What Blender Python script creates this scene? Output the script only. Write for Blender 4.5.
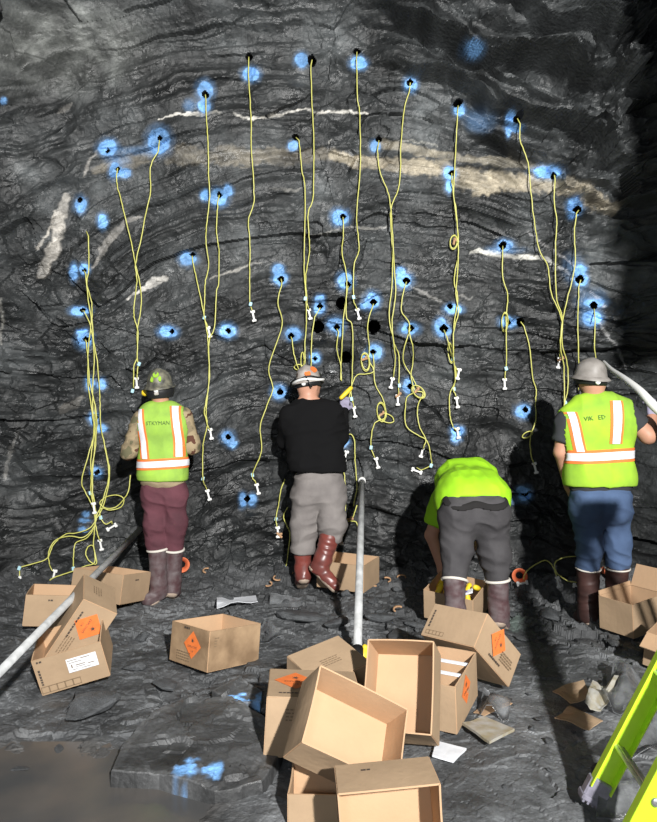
import bpy, math, random
import numpy as np
from mathutils import Vector, Matrix
from mathutils.bvhtree import BVHTree

for o in list(bpy.data.objects): bpy.data.objects.remove(o)
SC = bpy.context.scene
COL = SC.collection

# ------------------------------------------------------------------ camera, world, lights, exposure
CAMH, VH, FP = 1.4, 415.0, 650.0
cam_d = bpy.data.cameras.new('camera'); cam = bpy.data.objects.new('camera', cam_d); COL.objects.link(cam)
cam.location = (0, 0, CAMH)
TH = math.atan((VH - 411.0) / FP)                      # the phone is tipped up a third of a degree
cam.rotation_euler = (math.pi / 2 + TH, 0, 0)
cam_d.sensor_fit = 'VERTICAL'; cam_d.sensor_height = 36.0; cam_d.lens = 36.0 * FP / 822.0
cam_d.clip_start = 0.05
SC.camera = cam
SC.view_settings.view_transform = 'Standard'; SC.view_settings.look = 'None'
SC.view_settings.gamma = 1.0; SC.view_settings.use_curve_mapping = False
SC.view_settings.exposure = 0.0
w = bpy.data.worlds.new('world'); SC.world = w; w.use_nodes = True
w.node_tree.nodes['Background'].inputs[0].default_value = (0.75, 0.85, 1.0, 1)
w.node_tree.nodes['Background'].inputs[1].default_value = 0.012
def lamp(name, kind, loc, energy, size=0.2, color=(1, 1, 1), aim=None, **kw):
    d = bpy.data.lights.new(name, kind); d.energy = energy; d.color = color
    if kind == 'AREA': d.size = size; d.shape = 'DISK'
    else: d.shadow_soft_size = size
    for k, v in kw.items(): setattr(d, k, v)
    o = bpy.data.objects.new(name, d); COL.objects.link(o); o.location = loc
    if aim is not None: o.rotation_euler = (Vector(aim) - Vector(loc)).to_track_quat('-Z', 'Y').to_euler()
    return o
lamp('machine_floodlight', 'SPOT', (1.7, -3.5, 3.75), 6400, 0.10, (1.0, 0.985, 0.96), aim=(-0.35, 5.4, 2.6), spot_size=math.radians(84), spot_blend=1.0)
lamp('fill_light_beside_camera', 'AREA', (-0.5, -1.2, 1.9), 42, 0.5, (0.86, 0.93, 1.0), aim=(-0.2, 5.2, 1.2))  # soft fill added to lift the shadows and the ladder rail

random.seed(7)
rng = np.random.default_rng(11)

# ------------------------------------------------------------------ noise
def _h(ix, iy, iz, s):
    ix = ix.astype(np.int64); iy = iy.astype(np.int64); iz = np.asarray(iz).astype(np.int64)
    h = (ix * 374761393 + iy * 668265263 + iz * 2147483647 + s * 1274126177) & 0xffffffff
    h = ((h ^ (h >> 13)) * 1103515245 + 12345) & 0xffffffff
    h = ((h ^ (h >> 15)) * 2246822519) & 0xffffffff
    return ((h ^ (h >> 16)) & 0xffffff) / 16777216.0
def vn(x, y, s=0):
    ix = np.floor(x); iy = np.floor(y); fx = x - ix; fy = y - iy
    fx = fx * fx * fx * (fx * (fx * 6 - 15) + 10); fy = fy * fy * fy * (fy * (fy * 6 - 15) + 10)
    z = np.zeros(1)
    a = _h(ix, iy, z, s); b = _h(ix + 1, iy, z, s); c = _h(ix, iy + 1, z, s); d = _h(ix + 1, iy + 1, z, s)
    return ((a * (1 - fx) + b * fx) * (1 - fy) + (c * (1 - fx) + d * fx) * fy) * 2 - 1
def fbm(x, y, o=4, s=0, g=0.5):
    r = 0; a = 1; t = 0
    for i in range(o):
        r = r + a * vn(x + 17.3 * i, y - 9.1 * i, s + i); t += a; a *= g; x = x * 2.03; y = y * 2.03
    return r / t
def vn3(p, s=0):
    i = np.floor(p); f = p - i; f = f * f * (3 - 2 * f); r = 0
    for dx in (0, 1):
        for dy in (0, 1):
            for dz in (0, 1):
                wgt = (f[..., 0] if dx else 1 - f[..., 0]) * (f[..., 1] if dy else 1 - f[..., 1]) * (f[..., 2] if dz else 1 - f[..., 2])
                r = r + wgt * _h(i[..., 0] + dx, i[..., 1] + dy, i[..., 2] + dz, s)
    return r * 2 - 1
def facets(x, y, s):
    """broken rock: every cell of a jittered grid is a plane with its own height and tilt; also the distance to the cell's edge"""
    ix = np.floor(x); iy = np.floor(y); z = np.zeros(1)
    d1 = np.full(x.shape, 9.0); d2 = np.full(x.shape, 9.0); hh = np.zeros(x.shape)
    for dx in (-1, 0, 1):
        for dy in (-1, 0, 1):
            cx = ix + dx; cy = iy + dy
            px = cx + 0.1 + 0.8 * _h(cx, cy, z, s); py = cy + 0.1 + 0.8 * _h(cx, cy, z, s + 1)
            d = np.hypot(x - px, y - py)
            v = (_h(cx, cy, z, s + 2) - 0.5) + (x - px) * (_h(cx, cy, z, s + 3) - 0.5) * 1.6 + (y - py) * (_h(cx, cy, z, s + 4) - 0.5) * 1.6
            n = d < d1
            d2 = np.where(n, d1, np.minimum(d2, d)); hh = np.where(n, v, hh); d1 = np.where(n, d, d1)
    return hh, d2 - d1
def sstep(a, b, x):
    t = np.clip((x - a) / (b - a), 0, 1); return t * t * (3 - 2 * t)

# ------------------------------------------------------------------ object helpers
def link(o, parent=None):
    COL.objects.link(o)
    if parent is not None: o.parent = parent
    return o
def tag(o, label=None, cat=None, group=None, kind=None):
    if label: o['label'] = label
    if cat: o['category'] = cat
    if group: o['group'] = group
    if kind: o['kind'] = kind
    return o
def empty(name, loc=(0, 0, 0), label=None, cat=None, group=None):
    o = bpy.data.objects.new(name, None); link(o); o.location = loc
    return tag(o, label, cat, group)
def mesh_np(name, V, F, mats, parent=None, smooth=False, col=None, midx=None):
    """V (n,3) array, F list/array of faces"""
    me = bpy.data.meshes.new(name)
    V = np.asarray(V, np.float32)
    if isinstance(F, np.ndarray):
        n, k = F.shape
        me.vertices.add(len(V)); me.vertices.foreach_set('co', V.ravel())
        me.loops.add(n * k); me.loops.foreach_set('vertex_index', F.astype(np.int32).ravel())
        me.polygons.add(n); me.polygons.foreach_set('loop_start', np.arange(0, n * k, k, dtype=np.int32))
        try: me.polygons.foreach_set('loop_total', np.full(n, k, np.int32))
        except Exception: pass
        me.update(calc_edges=True)
    else:
        me.from_pydata([tuple(map(float, v)) for v in V], [], F); me.update()
    for m in (mats if isinstance(mats, (list, tuple)) else [mats]): me.materials.append(m)
    if midx is not None: me.polygons.foreach_set('material_index', np.asarray(midx, np.int32))
    me.polygons.foreach_set('use_smooth', np.full(len(me.polygons), bool(smooth)))
    if col is not None:
        a = me.color_attributes.new('Col', 'FLOAT_COLOR', 'POINT'); a.data.foreach_set('color', np.asarray(col, np.float32).ravel())
    me.update()
    o = bpy.data.objects.new(name, me); return link(o, parent)
def local(V, parent):
    return np.asarray(V) - np.array(parent.location)
def W(u, v, y):
    """the world point at depth y that the photograph shows at u, v"""
    return np.array([(u - 328.5) * y / FP, y, CAMH - (v - VH) * y / FP])
def smooth_path(P, n=6):
    P = np.asarray(P, float)
    if len(P) < 3: return P
    Q = np.vstack([2 * P[0] - P[1], P, 2 * P[-1] - P[-2]]); out = []
    for i in range(1, len(Q) - 2):
        for k in range(n):
            t = k / n; a, b, c, d = Q[i - 1], Q[i], Q[i + 1], Q[i + 2]
            out.append(0.5 * ((2 * b) + (c - a) * t + (2 * a - 5 * b + 4 * c - d) * t * t + (3 * b - a - 3 * c + d) * t ** 3))
    out.append(P[-1]); return np.array(out)
def tube_arrays(P, r, k=6, cap=True):
    P = np.asarray(P, float); n = len(P); r = np.broadcast_to(np.asarray(r, float), (n,))
    T = np.gradient(P, axis=0); T /= np.linalg.norm(T, axis=1)[:, None] + 1e-9
    up = np.array([0, 0, 1.0]) if abs(T[0][2]) < 0.9 else np.array([0, 1.0, 0])
    N = np.cross(T[0], up); N /= np.linalg.norm(N); V = []
    for i in range(n):
        N = N - T[i] * N.dot(T[i]); N /= np.linalg.norm(N) + 1e-9; B = np.cross(T[i], N)
        for j in range(k):
            a = 2 * math.pi * j / k; V.append(P[i] + r[i] * (math.cos(a) * N + math.sin(a) * B))
    F = [(i * k + j, i * k + (j + 1) % k, (i + 1) * k + (j + 1) % k, (i + 1) * k + j) for i in range(n - 1) for j in range(k)]
    if cap: F += [tuple(range(k))[::-1], tuple((n - 1) * k + j for j in range(k))]
    return np.array(V), F
class MB:
    def __init__(s): s.V = []; s.F = []; s.M = []
    def add(s, V, F, m=0):
        o = len(s.V); s.V += [tuple(map(float, v)) for v in V]; s.F += [tuple(o + i for i in f) for f in F]; s.M += [m] * len(F); return s
    def box(s, c, d, R=None, m=0, bev=0.0):
        c = np.array(c, float); h = np.array(d, float) / 2
        if bev > 0:
            P = []; b = min(bev, h.min() * 0.9)
            for sx in (-1, 1):
                for sy in (-1, 1):
                    for sz in (-1, 1):
                        sg = np.array([sx, sy, sz])
                        for k in range(3):
                            q = h - b; q[k] = h[k]; P.append(sg * q)
            import bmesh
            bm = bmesh.new(); vs = [bm.verts.new(p) for p in P]; bmesh.ops.convex_hull(bm, input=vs)
            bm.verts.index_update(); V = np.array([v.co[:] for v in bm.verts]); F = [tuple(v.index for v in f.verts) for f in bm.faces]; bm.free()
        else:
            V = np.array([[x, y, z] for x in (-1, 1) for y in (-1, 1) for z in (-1, 1)]) * h
            F = [(0, 1, 3, 2), (4, 6, 7, 5), (0, 4, 5, 1), (2, 3, 7, 6), (0, 2, 6, 4), (1, 5, 7, 3)]
        if R is not None: V = V @ np.array(R).T
        return s.add(V + c, F, m)
    def tube(s, P, r, k=8, m=0): return s.add(*tube_arrays(P, r, k), m)
    def lathe(s, prof, c=(0, 0, 0), R=None, k=24, m=0, sx=1, sy=1):
        V = []; n = len(prof)
        for r, z in prof:
            for j in range(k):
                a = 2 * math.pi * j / k; V.append((r * math.cos(a) * sx, r * math.sin(a) * sy, z))
        V = np.array(V)
        if R is not None: V = V @ np.array(R).T
        F = [(i * k + j, i * k + (j + 1) % k, (i + 1) * k + (j + 1) % k, (i + 1) * k + j) for i in range(n - 1) for j in range(k)]
        return s.add(V + np.array(c), F, m)
    def build(s, name, mats, parent=None, smooth=False):
        return mesh_np(name, np.array(s.V), s.F, mats, parent, smooth, midx=s.M)
def rodr(r):
    r = np.array(r, float); t = np.linalg.norm(r) + 1e-12; k = r / t; K = np.array([[0, -k[2], k[1]], [k[2], 0, -k[0]], [-k[1], k[0], 0]])
    return np.eye(3) + math.sin(t) * K + (1 - math.cos(t)) * K @ K
def euler(x=0, y=0, z=0):
    return np.array(Matrix.Rotation(z, 3, 'Z') @ Matrix.Rotation(y, 3, 'Y') @ Matrix.Rotation(x, 3, 'X'))

# ------------------------------------------------------------------ materials
def mat(name, color, rough=0.6, spec=0.4, metal=0.0, noise=0.0, nscale=8.0, bump=0.0, bscale=60.0, color2=None, emit=None, trans=0.0, alpha=1.0):
    m = bpy.data.materials.new(name); m.use_nodes = True; nt = m.node_tree; b = nt.nodes['Principled BSDF']
    b.inputs['Roughness'].default_value = rough; b.inputs['Specular IOR Level'].default_value = spec; b.inputs['Metallic'].default_value = metal
    b.inputs['Base Color'].default_value = (*color, 1)
    if trans: b.inputs['Transmission Weight'].default_value = trans
    if alpha < 1: b.inputs['Alpha'].default_value = alpha
    tc = nt.nodes.new('ShaderNodeTexCoord')
    if noise or color2:
        n = nt.nodes.new('ShaderNodeTexNoise'); n.inputs['Scale'].default_value = nscale; n.inputs['Detail'].default_value = 5
        nt.links.new(tc.outputs['Object'], n.inputs['Vector'])
        r = nt.nodes.new('ShaderNodeValToRGB'); r.color_ramp.elements[0].position = 0.35; r.color_ramp.elements[1].position = 0.68
        c2 = color2 if color2 else tuple(c * (1 - noise) for c in color)
        r.color_ramp.elements[0].color = (*c2, 1); r.color_ramp.elements[1].color = (*color, 1)
        nt.links.new(n.outputs['Fac'], r.inputs[0]); nt.links.new(r.outputs[0], b.inputs['Base Color'])
    if bump:
        n2 = nt.nodes.new('ShaderNodeTexNoise'); n2.inputs['Scale'].default_value = bscale; n2.inputs['Detail'].default_value = 4
        nt.links.new(tc.outputs['Object'], n2.inputs['Vector'])
        bp = nt.nodes.new('ShaderNodeBump'); bp.inputs['Strength'].default_value = bump; bp.inputs['Distance'].default_value = 0.01
        nt.links.new(n2.outputs['Fac'], bp.inputs['Height']); nt.links.new(bp.outputs[0], b.inputs['Normal'])
    if emit: b.inputs['Emission Color'].default_value = (*emit[:3], 1); b.inputs['Emission Strength'].default_value = emit[3]
    return m
def rock_mat(name, gain=1.0, rlo=0.3, rhi=0.72, bump=0.4, plain=None):
    """wet dark rock: colour comes from the mesh (veins, paint) times fine grain; patchy gloss, fine relief"""
    m = bpy.data.materials.new(name); m.use_nodes = True; nt = m.node_tree; b = nt.nodes['Principled BSDF']; L = nt.links.new
    tc = nt.nodes.new('ShaderNodeTexCoord')
    def nz(sc, det=5, ro=0.6):
        n = nt.nodes.new('ShaderNodeTexNoise'); n.inputs['Scale'].default_value = sc; n.inputs['Detail'].default_value = det; n.inputs['Roughness'].default_value = ro
        L(tc.outputs['Object'], n.inputs['Vector']); return n
    if plain is None:
        vc = nt.nodes.new('ShaderNodeVertexColor'); vc.layer_name = 'Col'; src = vc.outputs['Color']
    else:
        rg = nt.nodes.new('ShaderNodeRGB'); rg.outputs[0].default_value = (*plain, 1); src = rg.outputs[0]
    n1 = nz(3.2, 8, 0.7); r1 = nt.nodes.new('ShaderNodeMapRange'); r1.inputs[1].default_value = 0.3; r1.inputs[2].default_value = 0.72
    r1.inputs[3].default_value = 0.38 * gain; r1.inputs[4].default_value = 1.4 * gain; L(n1.outputs['Fac'], r1.inputs[0])
    n4 = nz(70, 3, 0.7); r4 = nt.nodes.new('ShaderNodeMapRange'); r4.inputs[1].default_value = 0.3; r4.inputs[2].default_value = 0.75
    r4.inputs[3].default_value = 0.8; r4.inputs[4].default_value = 1.25; L(n4.outputs['Fac'], r4.inputs[0])
    mu = nt.nodes.new('ShaderNodeMath'); mu.operation = 'MULTIPLY'; L(r1.outputs[0], mu.inputs[0]); L(r4.outputs[0], mu.inputs[1])
    mx = nt.nodes.new('ShaderNodeVectorMath'); mx.operation = 'SCALE'; L(src, mx.inputs[0]); L(mu.outputs[0], mx.inputs['Scale'])
    L(mx.outputs[0], b.inputs['Base Color'])
    n2 = nz(6.0, 6, 0.65); r2 = nt.nodes.new('ShaderNodeMapRange'); r2.inputs[1].default_value = 0.35; r2.inputs[2].default_value = 0.65
    r2.inputs[3].default_value = rlo; r2.inputs[4].default_value = rhi; L(n2.outputs['Fac'], r2.inputs[0]); L(r2.outputs[0], b.inputs['Roughness'])
    b.inputs['Specular IOR Level'].default_value = 0.45
    n3 = nz(26, 6, 0.7); bp = nt.nodes.new('ShaderNodeBump'); bp.inputs['Strength'].default_value = bump; bp.inputs['Distance'].default_value = 0.02
    L(n3.outputs['Fac'], bp.inputs['Height'])
    v = nt.nodes.new('ShaderNodeTexVoronoi'); v.inputs['Scale'].default_value = 34; L(tc.outputs['Object'], v.inputs['Vector'])
    bp2 = nt.nodes.new('ShaderNodeBump'); bp2.inputs['Strength'].default_value = bump * 0.5; bp2.inputs['Distance'].default_value = 0.012
    L(v.outputs['Distance'], bp2.inputs['Height']); L(bp.outputs[0], bp2.inputs['Normal']); L(bp2.outputs[0], b.inputs['Normal'])
    return m
M = {}
M['rock'] = rock_mat('wet_black_rock')
M['muck'] = rock_mat('dusty_grey_muck', 1.0, 0.4, 0.85, 0.5)
M['stone'] = rock_mat('broken_stone', 1.0, 0.3, 0.7, 0.5, plain=(0.085, 0.09, 0.095))
M['hole'] = mat('hole_dark', (0.006, 0.006, 0.007), 0.9, 0.1)
M['card_out'] = mat('cardboard_outside', (0.385, 0.272, 0.172), 0.85, 0.2, noise=0.1, nscale=9, bump=0.15, bscale=40)
M['card_in'] = mat('cardboard_inside', (0.48, 0.315, 0.19), 0.85, 0.2, noise=0.06, nscale=7, bump=0.12, bscale=40)
M['card_stain'] = mat('cardboard_stained', (0.38, 0.26, 0.155), 0.8, 0.2, nscale=7, color2=(0.20, 0.13, 0.075), bump=0.15)
M['label_orange'] = mat('orange_label', (0.80, 0.20, 0.05), 0.6, 0.3, noise=0.15, nscale=30)
M['label_white'] = mat('white_paper', (0.72, 0.74, 0.78), 0.7, 0.3, noise=0.08, nscale=30)
M['ink'] = mat('dark_ink', (0.07, 0.055, 0.045), 0.8, 0.2)
M['ink_faint'] = mat('faint_ink', (0.20, 0.14, 0.085), 0.8, 0.2)
M['cord'] = mat('yellow_tubing', (0.58, 0.57, 0.15), 0.4, 0.5)
M['white_pl'] = mat('white_plastic', (0.80, 0.80, 0.78), 0.4, 0.5)
M['cyan_tag'] = mat('pale_blue_tape', (0.42, 0.66, 0.74), 0.5, 0.4)
M['brown_bit'] = mat('brown_cardboard_scrap', (0.50, 0.30, 0.17), 0.8, 0.2, noise=0.3, nscale=40)
M['orange_pl'] = mat('orange_plastic', (0.78, 0.19, 0.08), 0.5, 0.4, noise=0.3, nscale=20)
M['pole'] = mat('dusty_grey_pole', (0.52, 0.53, 0.53), 0.5, 0.4, noise=0.35, nscale=16)
M['lime'] = mat('lime_fibreglass', (0.50, 0.78, 0.03), 0.35, 0.5, noise=0.08, nscale=25)
M['alu'] = mat('brushed_aluminium', (0.62, 0.63, 0.64), 0.35, 0.5, metal=0.8, noise=0.3, nscale=30)
M['foot_pl'] = mat('grey_violet_plastic', (0.26, 0.25, 0.31), 0.35, 0.5, noise=0.4, nscale=30)
M['red'] = mat('red_sticker', (0.75, 0.06, 0.03), 0.5, 0.4)
M['yellow'] = mat('yellow_rubber', (0.80, 0.58, 0.03), 0.5, 0.4, noise=0.15, nscale=20)
M['black_rub'] = mat('black_rubber', (0.015, 0.015, 0.016), 0.5, 0.4)
M['film'] = mat('clear_dusty_film', (0.26, 0.27, 0.28), 0.18, 0.6, noise=0.5, nscale=20, bump=0.6, bscale=30, alpha=0.55)
M['grey_board'] = mat('dusty_grey_board', (0.42, 0.42, 0.40), 0.5, 0.5, nscale=18, color2=(0.30, 0.26, 0.17))
M['water'] = mat('muddy_water', (0.12, 0.105, 0.092), 0.2, 0.5, nscale=3.0, color2=(0.07, 0.07, 0.07), bump=0.03, bscale=12)
# ------------------------------------------------------------------ the blasted face: a height field y(x, z)
X0, X1, Z0, Z1, ST = -3.5, 3.5, -0.25, 5.6, 0.0096
gx = np.arange(X0, X1, ST); gz = np.arange(Z0, Z1, ST); NX, NZ = len(gx), len(gz)
GX, GZ = np.meshgrid(gx, gz)
def face_y(x, z):
    y = np.full(x.shape, 5.58)
    y += 0.10 * fbm(x * 0.7, z * 0.7, 3, 3)
    lf = np.clip((-2.15 - x) / 1.15, 0, 1.2); y -= 1.0 * lf ** 1.8
    rt = np.clip((x - 2.30) / 0.8, 0, 1.3); y -= 1.25 * rt ** 1.7
    crown = 4.72 - 0.13 * x * x + 0.12 * fbm(x * 1.2, z * 0 + 3.3, 3, 9)
    tp = np.clip((z - crown) / 0.9, 0, 1.3); y -= 0.85 * tp ** 1.4
    sh = np.clip((0.35 - z) / 0.6, 0, 1); y -= 0.16 * sh ** 2                # toe
    # bedding direction turns over the face: climbing on one side, falling on the other
    ang = np.where(x < 0, 0.50, -0.42) * sstep(0.0, 2.0, np.abs(x)) * (0.25 + 0.75 * sstep(1.0, 3.4, z)) + 0.25 * fbm(x * 0.5, z * 0.5, 2, 14)
    wx = x + 0.10 * fbm(x * 1.5, z * 1.5, 3, 21); wz = z + 0.10 * fbm(x * 1.5 + 9, z * 1.5, 3, 22)
    c, s = np.cos(ang), np.sin(ang)
    a = (wx * c + wz * s); b = (-wx * s + wz * c)
    ur = sstep(-0.55, 0.35, (z - crown) + 0.42 * x) * sstep(0.0, 0.9, x)
    rough = 0.75 + 1.1 * ur + 0.5 * sstep(1.7, 2.6, x) + 0.3 * sstep(-1.6, -2.6, x) - 0.35 * sstep(-0.3, 0.3, z - crown) * sstep(-0.8, -1.6, x)
    lo = 0.5 + 0.5 * fbm(x * 1.1, z * 1.1, 2, 31)
    f1, e1 = facets(a * 0.95, b * 2.0, 41); f2, e2 = facets(a * 3.0 + 4, b * 4.8, 51); f3, e3 = facets(a * 9.5, b * 12, 61)
    f4, e4 = facets(wx * 24, wz * 30, 71)
    g = 0.4 + 0.9 * sstep(-0.25, 0.35, fbm(x * 1.7, z * 1.7, 3, 35))          # some beds stay smooth
    y -= rough * (0.10 * f1 + g * (0.050 * f2 + 0.017 * f3)) + 0.0045 * f4 * g
    rid = 1 - np.abs(fbm(a * 1.3, b * 3.2, 4, 37)); y -= 0.10 * rid ** 3 * rough
    crack = (1 - sstep(0.0, 0.05, e1)) * sstep(0.68, 0.76, lo); crack2 = (1 - sstep(0.0, 0.09, e2)) * sstep(0.52, 0.62, 1 - lo) * sstep(0.0, 0.2, fbm(x * 2.5, z * 2.5, 2, 39))
    y += 0.04 * crack * sstep(-0.1, 0.3, fbm(x * 1.9, z * 1.9, 2, 33)) + 0.03 * crack2
    # ledges over the crown, falling to one side
    lb = (-wx * math.sin(-0.5) + wz * math.cos(-0.5)); la = wx * math.cos(-0.5) + wz * math.sin(-0.5)
    led = (lb * 3.6 + 0.8 * fbm(la * 1.1, lb * 1.8, 3, 77)) % 1.0
    led2 = (lb * 8.3 + 1.1 * fbm(la * 2.1, lb * 2.6, 3, 87) + 3) % 1.0
    y -= ur * (0.27 * np.where(led < .16, led / .16, 1 - (led - .16) / .84) ** 1.2 * (0.8 + 0.9 * fbm(la * 1.6, lb * 1.6, 2, 78)) + 0.09 * np.where(led2 < .2, led2 / .2, 1 - (led2 - .2) / .8) * (0.7 + fbm(la * 3, lb * 3, 2, 88)))
    y -= 0.45 * ur * sstep(0.0, 1.2, (z - crown) + 0.45 * x)
    y -= 0.012 * fbm(x * 12, z * 12, 3, 81) * (0.6 + rough * 0.6)
    return y
GY = face_y(GX, GZ)
# big vertical drill trace above the middle
def surf(x, z):
    fx = np.clip((x - X0) / ST, 0, NX - 1.001); fz = np.clip((z - Z0) / ST, 0, NZ - 1.001)
    i = int(fx); j = int(fz); a = fx - i; b = fz - j
    return float((GY[j, i] * (1 - a) + GY[j, i + 1] * a) * (1 - b) + (GY[j + 1, i] * (1 - a) + GY[j + 1, i + 1] * a) * b)
def on_face(u, v, off=0.0):
    """the point of the rock face seen at u, v, lifted off it by off metres"""
    y = 5.55
    for _ in range(9):
        p = W(u, v, y); y = 0.5 * y + 0.5 * (surf(p[0], p[2]) - off)
    return W(u, v, y)

# --- what is painted, drilled and veined, where it is on the face
# holes: u, v, radius px; marks: list of (u, v, rx, ry)
HOLES = [(205,93,3.2),(159,137,2.6),(107,150,2.2),(117,168,2.2),(79,199,2.6),(248.5,55,3.6),(312,58,4),(357,50,3.6),(410.5,80,3),(458.5,102,4),
 (518,117.5,3),(295.5,136,3.2),(379,138,2.6),(219,194,2.4),(452,172,2.8),(555,174,2.8),(579,208.5,3.6),(343,216,2.8),(84,270,2),(82,310,2.2),(85,338.5,2.4),
 (96,417,2),(97,472,2.4),(192,254,2.6),(171.5,331,2.4),(228,330.5,2.6),(281,278.5,3),(291,336,3),(320,306,2.8),(337,327.5,2.8),(348,284,3.2),(373.5,302,3.2),
 (373,352,3),(406.5,280.5,3.6),(410.5,328,3.2),(444,328.5,4),(450.5,306,2.6),(410,386,2.6),(503,245,3.6),(509,322,2.4),(521,321.5,4),(581,278.5,3.8),
 (594.5,305,4),(525.5,409.5,2.8),(525.5,493,3),(228,437,2.6),(247,499,3),(280,392,3),(343,441,2.4),(457,430,2.6),(315,358.5,2.2),
 (342,303,6.0),(318,326.5,6.2),(346,357,5.6),(374,326.5,6.4),(363,362,0)]
HOLES = [h for h in HOLES if h[2] > 0]
MARKS = [[(205,90,8,10),(204,105,6,7)],[(158,141,11,13)],[(107,147,9,8)],[(115,170,6,8),(124,172.5,6,5)],[(80,205,6,8)],[(102,221,5,7.5)],[(251,73,8,7)],[(301.5,59,6,7)],
 [(358.5,62,8,7)],[(411,84,6.5,7.5)],[(473,48,10,9)],[(460,109,6,6.5)],[(511,117,5,6),(514,127,8,4),(509,131,2.5,6)],[(293,145,5,5)],[(375,146,5,5.5)],
 [(219,197,8.5,8),(205,195,5,5),(228,190,5,5)],[(450,173,6.5,7),(449,186,4,7)],[(547,172,14,6.5)],[(575,206,7.5,9),(573,214,5,5)],[(340,217,8.5,8)],[(73.5,272,4,8.5)],
 [(84,269,5.5,6)],[(80,311,10,4.5)],[(84,340,8,8.5),(82,332,5.5,3)],[(90,384,5,7)],[(101.5,384,5,6)],[(94,418,5.5,6)],[(101.5,428,5.5,4)],[(96.5,472,5,5.5)],[(86,514,3.5,2.6)],
 [(85,521,5,2.2)],[(83,530,4,3)],[(188,259,8,6)],[(168,332,9,6)],[(227,331,8,7)],[(278,270,6,6),(280,278,7,7)],[(293,334,7.5,6.5)],[(319,300,5.5,5),(319,308,6,6)],[(335.5,324.5,8.5,7)],
 [(340,333,3.5,3.5)],[(345,281,7.5,8)],[(372,301,7.5,8.5)],[(364,306,4.5,3.2)],[(375,352,7,7.5)],[(366,356,4,4)],[(404,280,8.5,7.5),(401,271.5,5.5,4.5)],[(410,329,9.5,6)],
 [(441,325,6,7),(443,330,7.5,6.5)],[(454,309,8.5,5)],[(408.5,386,6,7)],[(506,245,8,6)],[(509,322,9,5)],[(580.5,270,6,6),(581,279,7,8)],[(594,303,11,4.5),(592,318,10,8)],
 [(523,411,7.5,7)],[(525,494,6.5,7),(522,491,5,5)],[(228,438,6.5,6.5),(232,444,5,4)],[(243,500,4,7),(252,500,4.5,6)],[(279,392,7,7)],[(343,442,6,6)],[(457,431,6.5,5),(456,439,5,4)],
 [(2,100,3,3.5)],[(315,358,5.5,5.5)]]
def line_w(px, py, pts):
    """distance in px to a polyline with a half width at each point; returns distance/halfwidth"""
    best = np.full(px.shape, 99.0)
    for (a, b) in zip(pts[:-1], pts[1:]):
        ax, ay, aw = a; bx, by, bw = b; dx, dy = bx - ax, by - ay
        t = np.clip(((px - ax) * dx + (py - ay) * dy) / (dx * dx + dy * dy), 0, 1)
        best = np.minimum(best, np.hypot(px - ax - t * dx, py - ay - t * dy) / (aw + (bw - aw) * t))
    return best
VEINS = [ # colour, strength, polyline (u, v, half width)
 ((0.36,0.32,0.25), 0.45, [(95,170,5),(130,160,8),(165,152,10),(200,155,11),(260,155,10),(300,157,9),(335,152,7)]),
 ((0.42,0.37,0.28), 0.95, [(335,155,6),(360,161,7),(400,165,8),(440,168,9),(480,182,13),(520,181,11),(560,186,11),(592,196,12),(612,208,10)]),
 ((0.40,0.36,0.28), 0.8, [(380,142,5),(420,150,4),(460,158,4),(500,161,5),(545,168,4)]),
 ((0.62,0.60,0.55), 1.0, [(158,118,.8),(172,114,1.3),(205,113,1.7),(219,111,1.0)]),
 ((0.62,0.60,0.55), 1.0, [(234,113,1.3),(250,118,1.6),(275,115,1.2),(305,107,1.2),(318,112,1.3),(350,111,1.6),(370,113,.6)]),
 ((0.55,0.52,0.47), 1.0, [(66,195,3),(60,215,7),(58,235,7),(50,255,8),(42,275,4)]),
 ((0.5,0.47,0.42), 0.9, [(55,210,1.2),(48,232,1.5),(37,247,2)]),
 ((0.42,0.40,0.37), 0.8, [(93,268,1.5),(102,250,4),(115,232,4),(128,220,3),(140,217,1.2)]),
 ((0.6,0.58,0.54), 1.0, [(126,299,1.0),(143,288,1.8),(152,282,3.5),(165,279,3),(168,277,1)]),
 ((0.5,0.48,0.44), 0.7, [(210,279,.8),(235,270,1.3),(248,264,1),(262,263,.8)]),
 ((0.58,0.57,0.52), 0.95, [(470,252,1.2),(480,251,3),(500,255,3.2),(520,257,2.6),(545,258,1.6),(552,264,1.2)]),
 ((0.45,0.44,0.42), 0.8, [(410,285,1),(425,294,1.6),(441,301,1.2)]),
 ((0.45,0.44,0.42), 0.8, [(458,294,1),(470,299,1.3),(473,297,.6)]),
 ((0.45,0.44,0.44), 0.7, [(528,232,.8),(556,252,.9),(578,268,1.0)]),
 ((0.5,0.50,0.50), 0.9, [(548,258,1),(575,278,1.2)]),
 ((0.6,0.6,0.62), 0.9, [(590,290,1.2),(600,300,1.6),(605,307,1)]),
 ((0.45,0.45,0.45), 0.8, [(600,322,1),(606,334,1.4),(616,345,1.2),(628,372,1)]),
 ((0.42,0.41,0.38), 0.6, [(312,236,1),(345,227,1.3),(372,228,1.4),(386,226,.8)]),
 ((0.42,0.41,0.38), 0.5, [(270,188,.8),(295,190,1.2),(303,187,.6)]),
 ((0.55,0.54,0.5), 0.8, [(330,140,.0001),(331,139,.5),(328,145,.2)]),
 ((0.45,0.44,0.4), 0.7, [(400,139,.8),(437,144,1.2)]),
 ((0.45,0.44,0.4), 0.7, [(0,300,1.2),(2,320,1.5),(0,345,1)]),
 ((0.35,0.34,0.32), 0.6, [(5,480,1),(10,452,2),(18,432,1)]),
 ((0.45,0.43,0.40), 0.6, [(58,112,1),(66,106,2.2),(72,104,1)]),
 ((0.45,0.43,0.40), 0.7, [(82,176,1),(90,160,1.6),(97,152,1)]),
 ((0.32,0.30,0.27), 0.6, [(62,410,4),(75,405,7),(82,398,3)]),
]
dpt = GY
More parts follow.
